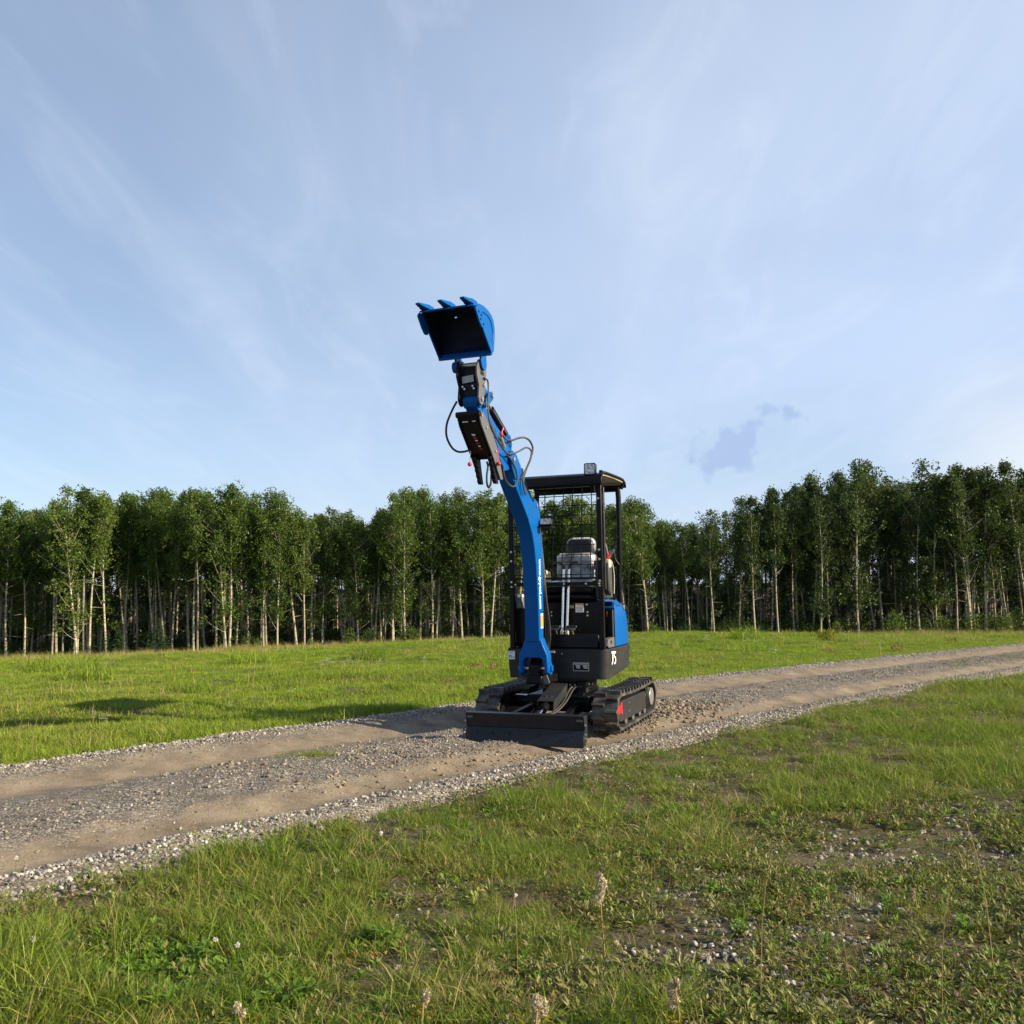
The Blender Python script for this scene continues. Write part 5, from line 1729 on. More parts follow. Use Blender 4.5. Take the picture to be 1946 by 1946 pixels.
tag(gc, 'low broad leaved weeds creeping over the stony near verge', 'ground cover', kind='stuff')
# pebbles lying between the weeds
NN = 110000
yy = 2.0 + 7.0 * RNG.uniform(0, 1, NN) ** 1.2
xx = RNG.uniform(-0.7, 0.75, NN) * yy
s, t_ = road_st(xx, yy)
zz = ground_h(xx, yy)
b = bareness(xx, yy)
dens = (t_ < -ROAD_HW - 0.05) * (0.03 + 0.8 * sstep(0.25, 0.8, b)) * np.clip(0.55 + 1.6 * fbm(xx * 2.0, yy * 2.0, 73) + 0.8 * fbm(xx * 7, yy * 7, 74), 0.08, 1)
ok = (RNG.uniform(0, 1, NN) < dens) & in_view(xx, yy, zz, 150, 0.5)
pts = np.stack([xx[ok], yy[ok], zz[ok] + 0.003], -1)
sz = 0.006 + 0.026 * RNG.uniform(0, 1, len(pts)) ** 2.6
pb = scatter('pebbles', pts, rand_rot(len(pts), 0.4), sz, RNG.integers(1, 10, len(pts)), stones)
tag(pb, 'small pale pebbles scattered over the bare verge', 'pebbles', kind='stuff')


# ------------------------------------------------------------------ trees
def build_tree(seed, H, crown_lo, R, leaf_mat, nclump=62, per=40, leaf=0.051, bend=0.25, lowbranch=0.0, trunk_r=0.052):
    """aspen: slim bending trunk with limbs, crown of leaf clumps.  returns trunk mesh, crown mesh"""
    r = np.random.default_rng(seed)
    # trunk
    ph = r.uniform(0, 2 * math.pi)
    npt = 10
    tz = np.linspace(0, 1, npt)
    cxp = bend * (tz ** 1.6) * math.cos(ph) + 0.06 * np.sin(tz * 5 + ph)
    cyp = bend * (tz ** 1.6) * math.sin(ph) + 0.06 * np.cos(tz * 4.2 + ph)
    cxp -= cxp[0]
    cyp -= cyp[0]
    tp = [(cxp[k], cyp[k], tz[k] * H * 0.97 - (0.25 if k == 0 else 0)) for k in range(npt)]
    mb = MB()
    mb.tube(tp, [trunk_r * (1.25 if k == 0 else 1.0) * (1 - 0.86 * tz[k]) + 0.006 for k in range(npt)], 7)

    def at(t_):
        return np.array([np.interp(t_, tz, cxp), np.interp(t_, tz, cyp), t_ * H * 0.97])
    cl = []
    for k in range(nclump):
        t_ = crown_lo + (1.0 - crown_lo) * r.uniform(0.0, 1.0) ** 0.90
        if lowbranch and r.uniform() < lowbranch:
            t_ = r.uniform(0.18, crown_lo)
        q = (t_ - crown_lo * 0.9) / (1.03 - crown_lo * 0.9)
        rr = R * (min(1.0, 2.4 * max(q, 0.03)) ** 0.5 * max(1.0 - q, 0.0) ** 0.42 + 0.10) if t_ >= crown_lo else R * 0.75
        an = r.uniform(0, 2 * math.pi)
        d = rr * math.sqrt(r.uniform(0.02, 1.0)) * (0.78 + 0.55 * math.sin(3 * an + 9 * t_ + seed))
        c = at(t_) + np.array([math.cos(an) * d, math.sin(an) * d, r.uniform(-0.1, 0.15)])
        cl.append((c, t_, d))
        if d > R * 0.35 and r.uniform() < 0.30:
            b0 = at(max(t_ - 0.10 - 0.05 * r.uniform(), 0.12))
            mid = (b0 + c) / 2 + np.array([0, 0, -0.06])
            mb.tube([tuple(b0), tuple(mid), tuple(c)], [0.015, 0.010, 0.004], 4, False)
    cl.append((at(0.985) + np.array([0, 0, 0.1]), 1.0, 0.1))
    # a few bare dead twigs low on the trunk
    for k in range(4):
        t_ = r.uniform(0.15, max(crown_lo, 0.2))
        an = r.uniform(0, 2 * math.pi)
        b0 = at(t_)
        ln = r.uniform(0.3, 0.8)
        mb.tube([tuple(b0), tuple(b0 + np.array([math.cos(an) * ln, math.sin(an) * ln, r.uniform(-0.15, 0.3)]))], [0.011, 0.003], 4, False)
    trunk = mb.mesh('trunk', 'aspen_bark', weld=False)
    # leaves
    C = np.concatenate([np.repeat(np.array([c])[None, 0], per, 0) for c, _, _ in cl])
    n = len(C)
    off = r.normal(0, 1, (n, 3))
    off *= (r.uniform(0.3, 1.0, n) ** 0.5 / np.maximum(np.linalg.norm(off, axis=1), 1e-6))[:, None]
    csz = np.repeat(r.uniform(0.15, 0.34, len(cl)), per)
    Pc = C + off * csz[:, None] * 1.1 * np.array([0.95, 0.95, 1.05])
    nrm_ = r.normal(0, 1, (n, 3)) + np.array([0, 0, 0.7])
    nrm_ /= np.linalg.norm(nrm_, axis=1)[:, None]
    a_ = np.cross(nrm_, r.normal(0, 1, (n, 3)))
    a_ /= np.maximum(np.linalg.norm(a_, axis=1)[:, None], 1e-6)
    b_ = np.cross(nrm_, a_)
    sz_ = leaf * r.uniform(0.6, 1.35, n)[:, None]
    V = np.stack([Pc - a_ * sz_, Pc - b_ * sz_ * 0.62, Pc + a_ * sz_, Pc + b_ * sz_ * 0.62], 1).reshape(-1, 3)
    Fq = np.arange(n * 4)
    crown = raw_mesh('crown', V, Fq, np.full(n, 4), leaf_mat)
    return trunk, crown


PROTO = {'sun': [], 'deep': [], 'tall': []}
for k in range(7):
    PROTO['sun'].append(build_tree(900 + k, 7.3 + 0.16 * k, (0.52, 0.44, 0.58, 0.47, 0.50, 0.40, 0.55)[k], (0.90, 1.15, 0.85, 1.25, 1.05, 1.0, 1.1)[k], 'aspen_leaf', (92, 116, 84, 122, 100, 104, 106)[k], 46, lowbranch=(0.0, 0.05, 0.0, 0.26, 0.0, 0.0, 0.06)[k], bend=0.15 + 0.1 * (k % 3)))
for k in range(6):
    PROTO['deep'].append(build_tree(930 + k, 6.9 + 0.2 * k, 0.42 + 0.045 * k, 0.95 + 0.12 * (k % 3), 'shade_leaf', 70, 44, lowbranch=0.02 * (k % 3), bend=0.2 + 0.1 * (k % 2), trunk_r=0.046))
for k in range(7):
    PROTO['tall'].append(build_tree(960 + k, 7.5 + 0.18 * k, (0.42, 0.55, 0.30, 0.48, 0.38, 0.60, 0.34)[k], 0.90 + 0.12 * (k % 4), 'deep_shade_leaf', 98, 46, lowbranch=(0.10, 0.0, 0.22, 0.05, 0.0, 0.15, 0.08)[k], bend=0.2 + 0.12 * (k % 3), trunk_r=0.050))
LAB = {
    'sun': ('sunlit aspen %s on the meadow edge of the wood', 'sunlit edge aspens'),
    'deep': ('dim aspen %s inside the wood behind the edge trees', 'dim inner aspens'),
    'tall': ('shaded aspen %s in the taller backlit stand', 'backlit stand aspens'),
    'short': ('low dark aspen %s at the gap between the stands', 'low gap aspens')}
CROWN_TOP = {}
LOOK = {'sun': ['with slim high crown', 'with broad round crown', 'with small high crown', 'with leafy low branches', 'with straight trunk and oval crown', 'with crown reaching low down its trunk', 'with loose spreading crown'],
        'deep': ['with narrow crown', 'with thin open crown', 'with stubby low twigs', 'with rounded crown', 'with tall thin crown', 'with bent stem'],
        'tall': ['with dark crown and some low branches', 'with clear trunk', 'with many low leafy branches', 'with lighter leaves', 'with narrow dark crown', 'with broad dark crown', 'with ragged pale green crown']}


def place_tree(kind, x, y, sc, proto=None, pi=None):
    pi = random.randrange(len(PROTO[proto or kind])) if pi is None else pi
    tr, crn = PROTO[proto or kind][pi]
    look = LOOK[proto or kind][pi]
    key = crn.name
    if key not in CROWN_TOP:
        co = np.empty(len(crn.vertices) * 3, np.float32)
        crn.vertices.foreach_get('co', co)
        CROWN_TOP[key] = float(np.percentile(co.reshape(-1, 3)[:, 2], 99.6))
    sc = sc / CROWN_TOP[key]          # sc comes in as the wanted height in metres
    o = empty('aspen_tree', (x, y, gz(x, y) - 0.05), random.uniform(0, 6.28))
    o.scale = (sc * random.uniform(0.92, 1.1), sc * random.uniform(0.92, 1.1), sc)
    o.rotation_euler = (random.gauss(0, 0.035), random.gauss(0, 0.035), o.rotation_euler.z)
    tag(o, LAB[kind][0] % look, 'tree', LAB[kind][1] + ' ' + look)
    for nm, me_ in (('trunk', tr), ('crown', crn)):
        c = bpy.data.objects.new(nm, me_)
        COL.objects.link(c)
        c.parent = o
    return o


def px_x(u, y):
    """x on the row at distance y seen at image column u"""
    d = ray(u, 1180)
    return float(d[0] / d[1] * y)


# height of the wood's outline along the picture, read as tree-top columns (u, top row)
TOPS = [(-150, 960), (0, 955), (60, 952), (130, 940), (160, 925), (240, 935), (300, 930), (420, 922), (500, 940), (560, 945), (620, 955), (690, 965), (730, 945), (770, 925), (850, 928), (930, 930), (1000, 935), (1100, 945), (1180, 950), (1240, 945), (1275, 985), (1300, 1000), (1340, 985), (1400, 955), (1460, 935), (1530, 905), (1620, 880), (1700, 890), (1780, 885), (1860, 890), (1946, 885), (2150, 880)]
tu, tv = np.array([p for p, q in TOPS], float), np.array([q for p, q in TOPS], float)


def top_height(u, x, y):
    v = float(np.interp(u, tu, tv))
    d = ray(u, v)
    z = CAM_H + d[2] / d[1] * y
    return z - gz(x, y)


def forest_row(y0, y1, step, kind_fn, u0=-170, u1=2110, hfac=1.0, jit=0.35):
    u = u0
    while u < u1:
        y = random.uniform(y0, y1)
        x = px_x(u, y)
        k, pr_ = kind_fn(u)
        h = top_height(u, x, y)
        if k:
            place_tree(k, x, y, h * hfac * min(random.gauss(0.955, 0.065), 1.04), pr_)
        u += step * random.uniform(1 - jit, 1 + jit) * 1800 / 45


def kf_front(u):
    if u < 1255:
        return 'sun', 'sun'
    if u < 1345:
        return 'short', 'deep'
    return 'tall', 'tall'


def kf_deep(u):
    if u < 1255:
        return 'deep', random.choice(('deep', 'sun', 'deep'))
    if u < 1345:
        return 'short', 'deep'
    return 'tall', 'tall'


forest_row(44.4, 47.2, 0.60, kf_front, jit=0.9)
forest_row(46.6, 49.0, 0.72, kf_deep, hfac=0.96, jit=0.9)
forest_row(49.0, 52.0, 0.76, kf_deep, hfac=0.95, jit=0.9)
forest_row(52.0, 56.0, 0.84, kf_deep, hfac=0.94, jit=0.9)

for u, y, sc, pi in ((148, 43.9, 1.02, 3), (162, 44.3, 1.0, 0), (172, 44.2, 0.95, 2), (430, 44.0, 0.98, 3), (436, 44.4, 1.02, 0), (375, 44.2, 0.99, 2), (770, 44.3, 0.97, 3)):
    x = px_x(u, y)
    place_tree('sun', x, y, top_height(u, x, y) * sc, 'sun', pi)

# the wood goes on behind: one mass
deep_objs = []
for k in range(4):
    tr, crn = build_tree(990 + k, 7.0, 0.04, 1.35, 'deep_shade_leaf', 120, 40, leaf=0.085, trunk_r=0.05) if k < 2 else build_tree(990 + k, 7.0, 0.62, 0.9, 'deep_shade_leaf', 50, 36, leaf=0.07, trunk_r=0.05)
    bm = bmesh.new()
    bm.from_mesh(tr)
    nf = len(bm.faces)
    bm.from_mesh(crn)
    bm.faces.ensure_lookup_table()
    for f in bm.faces[nf:]:
        f.material_index = 1
    me_ = bpy.data.meshes.new('wood_tree')
    bm.to_mesh(me_)
    bm.free()
    me_.materials.append(MATS['aspen_bark'])
    me_.materials.append(MATS['deep_shade_leaf'])
    deep_objs.append(me_)
wood_c = variants('wood_kinds', deep_objs)
wp, ws, wk = [], [], []
for _ in range(900):
    u = random.uniform(-700, 2650)
    y = random.uniform(56, 84)
    x = px_x(u, y)
    h = top_height(u, x, y)
    wp.append((x, y, gz(x, y)))
    kd = random.randrange(4)
    wk.append(kd)
    ws.append(h / 7.4 * (random.uniform(0.36, 0.56) if kd < 2 else random.uniform(0.78, 0.95)))
wood = scatter('far_wood', np.array(wp), np.stack([np.zeros(len(wp)), np.zeros(len(wp)), RNG.uniform(0, 6.28, len(wp))], -1), np.array(ws), np.array(wk), wood_c)
tag(wood, 'dark mass of wood farther back behind the aspens', 'wood', kind='stuff')


# shrub layer under the trees
def bush_mesh(name, seed, n, rx, rz, leaf, mat, stems=7):
    r = np.random.default_rng(seed)
    pts_ = r.normal(0, 1, (n, 3))
    pts_ *= (r.uniform(0.15, 1, n) ** 0.4 / np.linalg.norm(pts_, axis=1))[:, None]
    lump = 1 + 0.35 * np.sin(pts_[:, 0] * 5 + seed) * np.cos(pts_[:, 1] * 4 + seed)
    Pc = pts_ * np.array([rx, rx, rz]) * lump[:, None]
    Pc[:, 2] = np.abs(Pc[:, 2] + rz * 0.75)
    nrm_ = r.normal(0, 1, (n, 3)) + np.array([0, 0, 0.8])
    nrm_ /= np.linalg.norm(nrm_, axis=1)[:, None]
    a_ = np.cross(nrm_, r.normal(0, 1, (n, 3)))
    a_ /= np.maximum(np.linalg.norm(a_, axis=1)[:, None], 1e-6)
    b_ = np.cross(nrm_, a_)
    sz_ = leaf * r.uniform(0.6, 1.3, n)[:, None]
    V = np.stack([Pc - a_ * sz_, Pc - b_ * sz_ * 0.5, Pc + a_ * sz_, Pc + b_ * sz_ * 0.5], 1).reshape(-1, 3)
    return raw_mesh(name, V, np.arange(n * 4), np.full(n, 4), mat)


under_c = variants('understory_kinds', [bush_mesh('undergrowth', 40 + k, 520, 0.7, 0.55, 0.055, 'deep_shade_leaf') for k in range(4)])
up_ = []
us_ = []
for _ in range(560):
    u = random.uniform(-200, 2150)
    y = 45.0 + 18 * random.random() ** 1.2
    if u < 1250 and y < 47.5 and random.random() < 0.75:
        continue
    x = px_x(u, y)
    up_.append((x, y, gz(x, y) - 0.05))
    us_.append(random.uniform(0.5, 1.25))
under = scatter('undergrowth', np.array(up_), np.stack([np.zeros(len(up_)), np.zeros(len(up_)), RNG.uniform(0, 6.28, len(up_))], -1), np.array(us_), RNG.integers(0, 4, len(up_)), under_c)
tag(under, 'dark leafy undergrowth on the floor of the wood', 'undergrowth', kind='stuff')

# tall pale grass fringe where the meadow meets the wood
fr_t = [blade_tuft('fringe_tuft', 22, 0.20, 0.25, 0.60, 0.010, 0.5, 'dry_grass', 660 + k, 2) for k in range(3)] + [blade_tuft('fringe_tuft', 26, 0.20, 0.22, 0.50, 0.011, 0.5, 'meadow_blade', 670 + k, 2) for k in range(3)]
fr_c = variants('fringe_kinds', fr_t)
fp_ = []
for _ in range(2600):
    u = random.uniform(-150, 2100)
    y = random.gauss(43.2, 1.0)
    x = px_x(u, y)
    fp_.append((x, y, gz(x, y)))
fringe = scatter('fringe_grass', np.array(fp_), rand_rot(len(fp_), 0.08), RNG.uniform(0.35, 0.85, len(fp_)), RNG.integers(0, 6, len(fp_)), fr_c)
tag(fringe, 'tall pale seeding grass along the foot of the wood', 'grass', kind='stuff')


# ------------------------------------------------------------------ single plants and stones one can point to
def leafy(name, seed, n, size, h, mat, stem_mat='bright_leaf', width=0.45, up=0.9, spread=0.05):
    """upright leafy weed: stems with leaves.  returns (stem mesh, leaf mesh)"""
    r = np.random.default_rng(seed)
    st_ = MB()
    V, Fc, T = [], [], []
    ns = 4
    for k in range(ns):
        an = r.uniform(0, 6.28)
        hh = h * r.uniform(0.6, 1.0)
        tip = np.array([math.cos(an) * spread * r.uniform(0.3, 1.2), math.sin(an) * spread * r.uniform(0.3, 1.2), hh])
        st_.tube([(0, 0, -0.02), tuple(tip * 0.5 + np.array([0, 0, 0.01])), tuple(tip)], [0.0026, 0.0020, 0.0012], 5, False)
        for j in range(n // ns):
            tt = r.uniform(0.15, 1.0)
            b_ = tip * tt
            a2 = r.uniform(0, 6.28)
            el = r.uniform(-0.1, up)
            Ls = size * r.uniform(0.6, 1.15) * (1.15 - 0.5 * tt)
            d = np.array([math.cos(a2) * math.cos(el), math.sin(a2) * math.cos(el), math.sin(el)])
            sd_ = np.array([-math.sin(a2), math.cos(a2), 0]) * Ls * width / 2
            upv = np.cross(d, sd_ / np.linalg.norm(sd_))
            upv *= -1 if upv[2] < 0 else 1
            o = len(V)
            V += [tuple(b_), tuple(b_ + d * Ls * 0.4 + sd_ + upv * Ls * 0.08), tuple(b_ + d * Ls * 0.4 - sd_ + upv * Ls * 0.08), tuple(b_ + d * Ls - upv * Ls * 0.15), tuple(b_ + d * Ls * 0.45)]
            Fc += [o, o + 4, o + 1, o + 1, o + 4, o + 3, o, o + 2, o + 4, o + 2, o + 3, o + 4]
            T += [3, 3, 3, 3]
    return st_.mesh('stem', stem_mat, weld=False), raw_mesh('leaves', V, Fc, T, mat)


def plant(name, label, cat, xy, meshes, sc=1.0, group=None, z=0.0):
    x, y = xy
    o = empty(name, (x, y, gz(x, y) + z), random.uniform(0, 6.28))
    o.scale = (sc, sc, sc)
    tag(o, label, cat, group)
    for nm, me_ in meshes:
        c = bpy.data.objects.new(nm, me_)
        COL.objects.link(c)
        c.parent = o
    return o


# plants gone to cream seed fluff
def fluff_plant(seed, h, heads):
    r = np.random.default_rng(seed)
    st_ = MB()
    st_.tube([(0, 0, -0.02), (0.012, 0.004, h * 0.5), (0.0, 0.010, h)], [0.0035, 0.003, 0.002], 6, False)
    V, Fc, T = [], [], []
    for (hz_, rr, n) in heads:
        lx, ly = r.normal(0, 0.008, 2)
        for _ in range(int(n * 2.6)):
            d = r.normal(0, 1, 3)
            d *= rr * r.uniform(0.2, 1.0) ** 0.5 / np.linalg.norm(d)
            c = np.array([0.004 + lx, 0.008 + ly, hz_]) + d * np.array([0.85, 0.85, 1.25])
            a_ = r.normal(0, 1, 3)
            a_ /= np.linalg.norm(a_)
            b_ = np.cross(a_, r.normal(0, 1, 3))
            b_ /= np.linalg.norm(b_)
            L_ = r.uniform(0.003, 0.0075)
            o = len(V)
            V += [tuple(c - a_ * L_), tuple(c + b_ * L_ * 0.35), tuple(c + a_ * L_), tuple(c - b_ * L_ * 0.35)]
            Fc += [o, o + 1, o + 2, o + 3]
            T.append(4)
    fl_ = raw_mesh('seed_fluff', V, Fc, T, 'seed_fluff')
    LV = leafy('x', seed + 1, 44, 0.045, h * 0.72, 'yellow_leaf', 'dry_grass', 0.16, 1.2, 0.045)
    return [('stem', st_.mesh('stem', 'dry_grass', weld=False)), ('seed_fluff', fl_), ('leaves', LV[1])]


FL = [(1150, 1812, 0.27, [(0.255, 0.015, 80), (0.236, 0.021, 120), (0.205, 0.014, 60), (0.185, 0.019, 90)], 'tallest fluffy seed head plant, standing alone beside the bare stony patch'),
      (1018, 1992, 0.15, [(0.135, 0.016, 90), (0.112, 0.022, 110), (0.085, 0.014, 60)], 'fluffy cream seed head growing beside yellowing stalks'),
      (1284, 1994, 0.18, [(0.172, 0.010, 50), (0.150, 0.017, 90), (0.122, 0.021, 110)], 'fluffy cream seed head rising to a pointed tip'),
      (452, 1992, 0.11, [(0.098, 0.013, 70), (0.080, 0.010, 40)], 'small round fluffy seed head low in the left verge grass'),
      (800, 1955, 0.10, [(0.088, 0.015, 80), (0.070, 0.010, 40)], 'short fluffy seed head among green grass blades'),
      (1745, 1752, 0.11, [(0.095, 0.010, 50), (0.070, 0.008, 30)], 'thin fluffy seed stalk among pebbles and weeds')]
for k, (u, v, h, heads, lab_) in enumerate(FL):
    plant('fluffy_weed', lab_, 'weed', on_ground(u, v), fluff_plant(1100 + 7 * k, h, heads))

# bright green leafy weeds
BW_ = [leafy('w', 1200 + k, 26, 0.060, 0.09, 'bright_leaf', width=0.5) for k in range(3)] + [leafy('w', 1220 + k, 36, 0.036, 0.06, 'bright_leaf', width=0.7) for k in range(2)]
SPOT = [(388, 1835, 0, 0.9), (30, 1885, 3, 1.3), (308, 1940, 1, 0.9), (178, 1900, 3, 1.2), (1456, 1572, 4, 1.2), (1110, 1720, 3, 0.9), (540, 1920, 4, 1.6), (575, 1905, 3, 1.2), (735, 1800, 2, 1.0), (700, 1790, 1, 0.8), (1240, 1640, 4, 1.0), (1400, 1780, 0, 0.7), (1690, 1740, 1, 0.7), (1560, 1805, 0, 0.7), (1830, 1780, 2, 0.8)]
for k, (u, v, q, sc) in enumerate(SPOT):
    lab_ = 'bright green leafy weed with pointed leaves in the near verge' if q < 3 else 'bright green clump of small rounded leaves in the near verge'
    plant('leafy_weed', lab_, 'weed', on_ground(u, v), [('stem', BW_[q][0]), ('leaves', BW_[q][1])], sc, 'pointed leafy weeds in the verge' if q < 3 else 'round leaved weeds in the verge')


# clover: ball of small petals on a stalk over three leaflets
def clover(seed, mat):
    r = np.random.default_rng(seed)
    st_ = MB().tube([(0, 0, -0.01), (0.004, 0.0, 0.05), (0.0, 0.003, 0.085)], [0.0016, 0.0014, 0.0012], 5, False)
    V, Fc, T = [], [], []
    for _ in range(60):
        d = r.normal(0, 1, 3)
        d /= np.linalg.norm(d)
        c = np.array([0, 0.003, 0.090])
        s_v = np.cross(d, r.normal(0, 1, 3))
        s_v /= np.linalg.norm(s_v)
        o = len(V)
        V += [tuple(c + d * 0.002), tuple(c + d * 0.008 + s_v * 0.0022), tuple(c + d * 0.0125), tuple(c + d * 0.008 - s_v * 0.0022)]
        Fc += [o, o + 1, o + 2, o + 3]
        T.append(4)
    return [('stem', st_.mesh('stem', 'bright_leaf', weld=False)), ('flower_head', raw_mesh('flower_head', V, Fc, T, mat)), ('leaves', leaf_rosette('leaves', 9, 0.018, 'bright_leaf', seed, 0.6, 0.02, 0.8))]


PK, WH = clover(1300, 'pink_petal'), clover(1310, 'white_petal')
for (u, v) in ((1818, 1925), (1335, 1558), (1378, 1553), (1688, 1556), (1760, 1558), (1265, 1920), (1682, 1868), (1935, 1446)):
    plant('clover', 'pink clover blossom in the near verge', 'clover', on_ground(u, v), PK, random.uniform(0.6, 0.85), 'pink clover blossoms')
for (u, v) in ((63, 1840), (410, 1835), (30, 1660), (452, 1848)):
    plant('clover', 'white clover blossom in the near verge', 'clover', on_ground(u, v), WH, random.uniform(0.8, 1.0), 'white clover blossoms')


# tall thin grass stalks with seed heads
def stalk(seed, h):
    r = np.random.default_rng(seed)
    bx = r.choice((-1, 1)) * r.uniform(0.04, 0.10)
    st_ = MB().tube([(0, 0, -0.01), (bx * 0.25, 0, h * 0.5), (bx * 0.6, 0, h * 0.8), (bx, 0, h)], [0.0013, 0.0011, 0.0009, 0.0007], 5, False)
    V, Fc, T = [], [], []
    for _ in range(26):
        tt = r.uniform(0.78, 1.02)
        c = np.array([bx * tt ** 1.5, 0, h * tt])
        a_ = r.uniform(0, 6.28)
        d = np.array([math.cos(a_) * 0.35, math.sin(a_) * 0.35, 0.9]) * 0.010
        s_v = np.array([-math.sin(a_), math.cos(a_), 0]) * 0.0018
        o = len(V)
        V += [tuple(c), tuple(c + d * 0.5 + s_v), tuple(c + d), tuple(c + d * 0.5 - s_v)]
        Fc += [o, o + 1, o + 2, o + 3]
        T.append(4)
    return [('stem', st_.mesh('stem', 'dry_grass', weld=False)), ('seed_head', raw_mesh('seed_head', V, Fc, T, 'dry_grass'))]


STK = [stalk(1400 + k, 0.24 + 0.05 * k) for k in range(4)]
for (u, v) in ((1445, 1905), (1620, 1905), (1890, 1850), (985, 1880), (1790, 1940), (200, 1800), (220, 1840), (380, 1740), (870, 1575), (1700, 1520), (1660, 1935)):
    plant('grass_stalk', 'tall thin dry grass stalk with seed head rising from the near verge', 'grass stalk', on_ground(u, v), random.choice(STK), random.uniform(0.8, 1.2), 'dry grass stalks in the verge')
for (u, v) in ((58, 1440), (30, 1436)):
    plant('grass_stalk', 'tall straw coloured stalk in the meadow beyond the road', 'grass stalk', on_ground(u, v), STK[1], random.uniform(1.2, 1.6), 'straw stalks in the meadow')

# single stones large enough to point at
ST_M = [stone_mesh('stone', 1500 + k, 'pale_stone', 0.6) for k in range(6)]
for k, (u, v, px) in enumerate(((84, 1675, 13), (104, 1668, 9), (1750, 1925, 17), (1580, 1780, 14), (1668, 1730, 13), (1500, 1715, 12), (1482, 1672, 10), (1610, 1655, 9), (1635, 1670, 9), (1496, 1700, 11), (1700, 1655, 10), (1730, 1660, 9), (1280, 1870, 13), (1310, 1880, 12), (310, 1860, 14), (360, 1862, 16), (1848, 1723, 9), (1860, 1725, 8), (1570, 1732, 12), (1645, 1745, 11), (1540, 1720, 10), (1810, 1565, 13), (1820, 1575, 12), (1840, 1585, 11), (1930, 1540, 12), (1745, 1520, 9), (1320, 1770, 14), (1350, 1800, 13), (1375, 1815, 12))):
    x, y = on_ground(u, v)
    dist = math.hypot(x, y)
    sz_ = px / FPX * dist
    o = bpy.data.objects.new('stone', random.choice(ST_M))
    COL.objects.link(o)
    o.location = (x, y, gz(x, y) + sz_ * 0.16)
    o.rotation_euler = (random.gauss(0, 0.2), random.gauss(0, 0.2), random.uniform(0, 6.28))
    o.scale = (sz_ * 1.15, sz_ * 1.15, sz_ * 1.15)
    if v < 1680 and u < 200:
        tag(o, 'pale round stone at the near gravel edge of the road', 'stone', 'pale round stones at the road edge')
    else:
        tag(o, 'pale weathered stone half sunk in the weedy verge', 'stone', 'pale stones in the verge')


# meadow plants beyond the road: white yarrow, russet weeds, darker tussocks, one yellowing bush
def umbel(seed):
    r = np.random.default_rng(seed)
    st_ = MB()
    V, Fc, T = [], [], []
    for k in range(7):
        a_ = r.uniform(0, 6.28)
        tip = np.array([math.cos(a_) * r.uniform(0.02, 0.16), math.sin(a_) * r.uniform(0.02, 0.16), r.uniform(0.22, 0.36)])
        st_.tube([(0, 0, -0.01), tuple(tip)], [0.004, 0.002], 4, False)
        for _ in range(12):
            c = tip + np.array([r.normal(0, 0.022), r.normal(0, 0.022), r.normal(0, 0.006)])
            o = len(V)
            q = 0.011
            V += [tuple(c + np.array([-q, 0, 0])), tuple(c + np.array([0, -q, 0.003])), tuple(c + np.array([q, 0, 0])), tuple(c + np.array([0, q, 0.003]))]
            Fc += [o, o + 1, o + 2, o + 3]
            T.append(4)
    return [('stem', st_.mesh('stem', 'meadow_blade', weld=False)), ('blossom', raw_mesh('blossom', V, Fc, T, 'white_petal'))]


UM = [umbel(1600 + k) for k in range(3)]
for (u, v, sc) in ((626, 1290, 0.75), (634, 1284, 0.8), (655, 1288, 0.6), (668, 1286, 0.75), (720, 1285, 0.5), (176, 1383, 0.4), (200, 1378, 0.4), (556, 1330, 0.4), (805, 1270, 0.6), (1418, 1243, 0.8), (1345, 1232, 0.9), (1435, 1238, 0.8), (1470, 1255, 0.7)):
    plant('white_wildflower', 'white flowering weed standing in the green meadow', 'wildflower', on_ground(u, v), random.choice(UM), sc, 'white flowering weeds in the meadow')
TUS = [blade_tuft('blades', 220, 0.40, 0.20, 0.50, 0.012, 0.9, 'meadow_blade', 1700 + k, 3) for k in range(3)]
for (u, v, sc) in ((112, 1282, 1.9), (165, 1300, 1.2), (540, 1308, 1.0), (95, 1318, 0.8), (385, 1320, 0.7), (350, 1318, 0.7), (480, 1258, 1.5), (975, 1245, 1.5), (700, 1255, 1.2), (1420, 1222, 1.6), (1440, 1240, 1.0)):
    x, y = on_ground(u, v)
    o = link('grass_tussock', random.choice(TUS))
    o.location = (x, y, gz(x, y))
    o.rotation_euler = (0, 0, random.uniform(0, 6.28))
    o.scale = (sc * 0.8, sc * 0.8, sc * 0.62)
    tag(o, 'dense darker tussock of longer grass in the meadow', 'grass tussock', 'grass tussocks in the meadow')
RU = [bush_mesh('leaves', 1720 + k, 160, 0.22, 0.14, 0.030, 'russet_leaf') for k in range(2)]
for (u, v, sc) in ((905, 1280, 0.55), (940, 1283, 0.6), (850, 1310, 0.35), (1575, 1245, 0.6), (1705, 1240, 0.7), (1810, 1225, 0.7), (1930, 1212, 0.8)):
    plant('russet_weed', 'russet brown weed clump drying in the meadow', 'weed', on_ground(u, v), [('leaves', random.choice(RU))], sc, 'russet weeds in the meadow')
x, y = on_ground(1573, 1222)
yb = plant('yellow_bush', 'round yellowing bush standing alone at the top of the meadow', 'bush', (x, y), [('foliage', bush_mesh('foliage', 1740, 700, 0.55, 0.34, 0.055, 'yellow_leaf'))], 0.48)


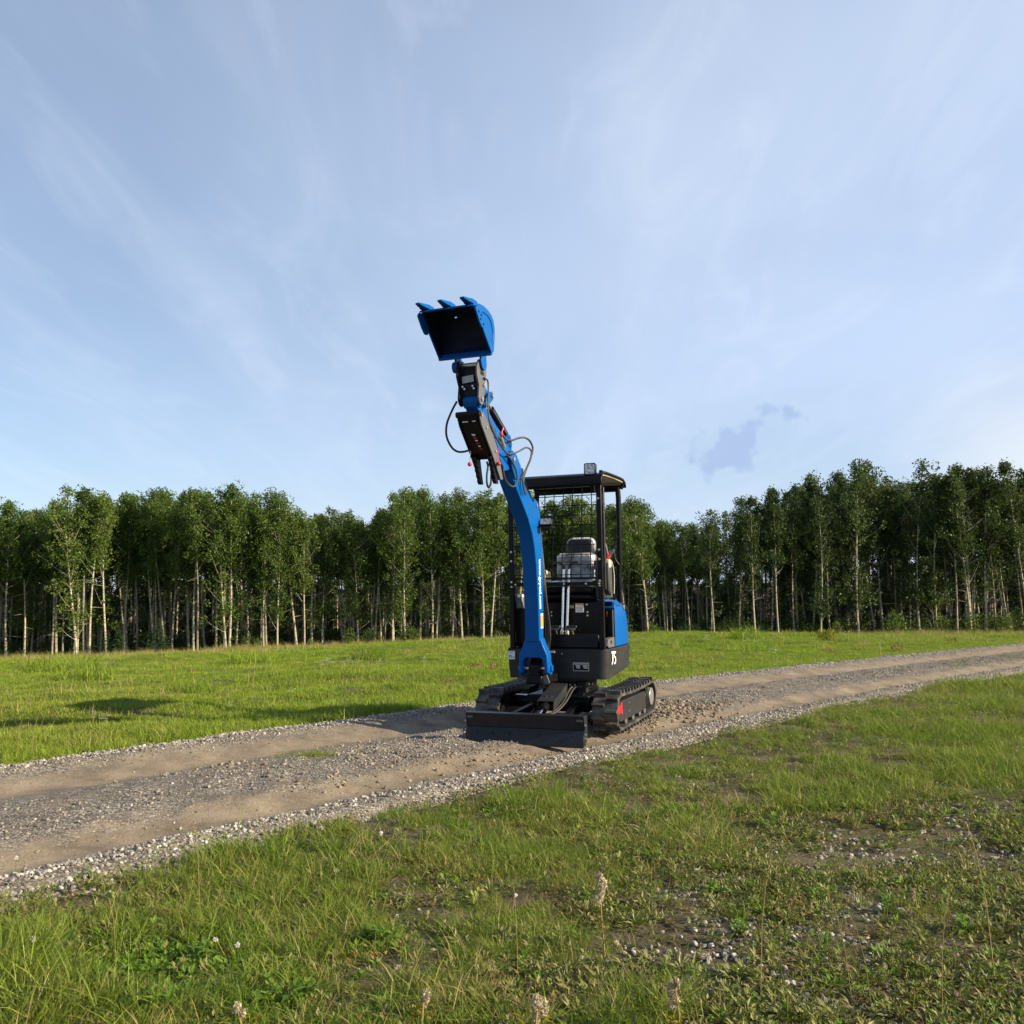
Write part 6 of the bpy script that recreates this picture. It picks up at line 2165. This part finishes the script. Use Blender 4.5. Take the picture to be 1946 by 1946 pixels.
# young spruces and leafy saplings along the foot of the wood
def spruce(seed, h):
    r = np.random.default_rng(seed)
    tr = MB().tube([(0, 0, -0.05), (0, 0, h)], [0.02 * h, 0.004], 6)
    V, Fc, T = [], [], []
    for k in range(int(26 * h)):
        tt = (k + r.uniform()) / (26 * h)
        L_ = (1 - tt) * 0.36 * h * r.uniform(0.7, 1.1) + 0.03
        z_ = 0.06 + tt * h * 0.95
        for j in range(5):
            a_ = r.uniform(0, 6.28)
            d = np.array([math.cos(a_), math.sin(a_), -0.10])
            s_v = np.array([-math.sin(a_), math.cos(a_), 0])
            for q in range(4):
                c = np.array([0, 0, z_]) + d * L_ * (0.25 + 0.25 * q)
                w_ = 0.045 * (1.2 - 0.22 * q)
                o = len(V)
                V += [tuple(c - d * 0.07), tuple(c + s_v * w_ + np.array([0, 0, -0.02])), tuple(c + d * 0.08), tuple(c - s_v * w_ + np.array([0, 0, -0.02]))]
                Fc += [o, o + 1, o + 2, o + 3]
                T.append(4)
    return [('trunk', tr.mesh('trunk', 'twig_bark')), ('needles', raw_mesh('needles', V, Fc, T, 'spruce_needle'))]


SPR = [spruce(1800 + k, 1.2 + 0.25 * k) for k in range(3)]
for k, (u, sc) in enumerate(((205, 0.95), (227, 0.9), (302, 1.0), (285, 0.6))):
    y = 44.0
    plant('young_spruce', 'small dark young spruce at the foot of the sunlit aspens', 'spruce', (px_x(u, y), y), SPR[k % 3], sc, 'young spruces at the wood edge')
SAP = [bush_mesh('foliage', 1820 + k, 420, 0.36, 0.55, 0.055, 'aspen_leaf') for k in range(3)]
SPT = []
for k in range(3):
    mb = MB()
    for j in range(5):
        a_ = 1.26 * j + k
        mb.tube([(0, 0, -0.05), (0.10 * math.cos(a_), 0.10 * math.sin(a_), 0.4), (0.24 * math.cos(a_), 0.24 * math.sin(a_), 0.9)], [0.014, 0.010, 0.004], 5, False)
    SPT.append(mb.mesh('stems', 'twig_bark', weld=False))
for k, (u, sc) in enumerate(((664, 0.85), (697, 0.75), (715, 0.7), (768, 1.1), (787, 0.8), (488, 0.6), (945, 0.6), (590, 0.5), (470, 0.7), (1590, 0.8), (1700, 1.2), (1790, 1.0), (1845, 1.1), (1910, 1.1), (1240, 0.8), (1420, 0.6))):
    y = random.uniform(43.6, 44.4)
    lab_ = 'light green sapling bush in front of the sunlit aspens' if u < 1250 else 'shaded green sapling bush under the backlit stand'
    plant('sapling_bush', lab_, 'bush', (px_x(u, y), y), [('stems', SPT[k % 3]), ('foliage', SAP[k % 3])], sc, 'sapling bushes by the sunlit aspens' if u < 1250 else 'sapling bushes under the backlit stand')


# bare dead aspens standing among the green ones
def dead_tree(seed, h):
    r = np.random.default_rng(seed)
    mb = MB()
    mb.tube([(0, 0, -0.2), (0.05, 0.02, h * 0.4), (0.02, 0.08, h * 0.75), (0.10, 0.05, h)], [0.07, 0.055, 0.035, 0.008], 7)
    limbs = MB()
    for k in range(16):
        tt = r.uniform(0.45, 0.97)
        a_ = r.uniform(0, 6.28)
        ln = (1.15 - tt) * 1.6 * r.uniform(0.5, 1.0) + 0.2
        b0 = np.array([0.03, 0.05, h * tt])
        e0 = b0 + np.array([math.cos(a_) * ln, math.sin(a_) * ln, ln * r.uniform(0.4, 1.2)])
        m0 = (b0 + e0) / 2 + np.array([0, 0, -0.08])
        limbs.tube([tuple(b0), tuple(m0), tuple(e0)], [0.022, 0.014, 0.004], 4, False)
        for j in range(3):
            a2 = r.uniform(0, 6.28)
            limbs.tube([tuple(m0), tuple(m0 + np.array([math.cos(a2) * 0.4, math.sin(a2) * 0.4, 0.35]))], [0.010, 0.003], 4, False)
    return [('trunk', mb.mesh('trunk', 'aspen_bark', weld=False)), ('branches', limbs.mesh('branches', 'aspen_bark', weld=False))]


for k, (u, y, h, lab_) in enumerate(((592, 46.0, 5.0, 'bare dead aspen with pale branches among the sunlit aspens'), (1845, 45.2, 6.9, 'bare dead aspen rising over the shaded backlit stand'), (108, 46.5, 6.3, 'bare dead aspen with thin twigs beside leafy edge aspens'))):
    plant('dead_aspen', lab_, 'tree', (px_x(u, y), y), dead_tree(1900 + k, h))
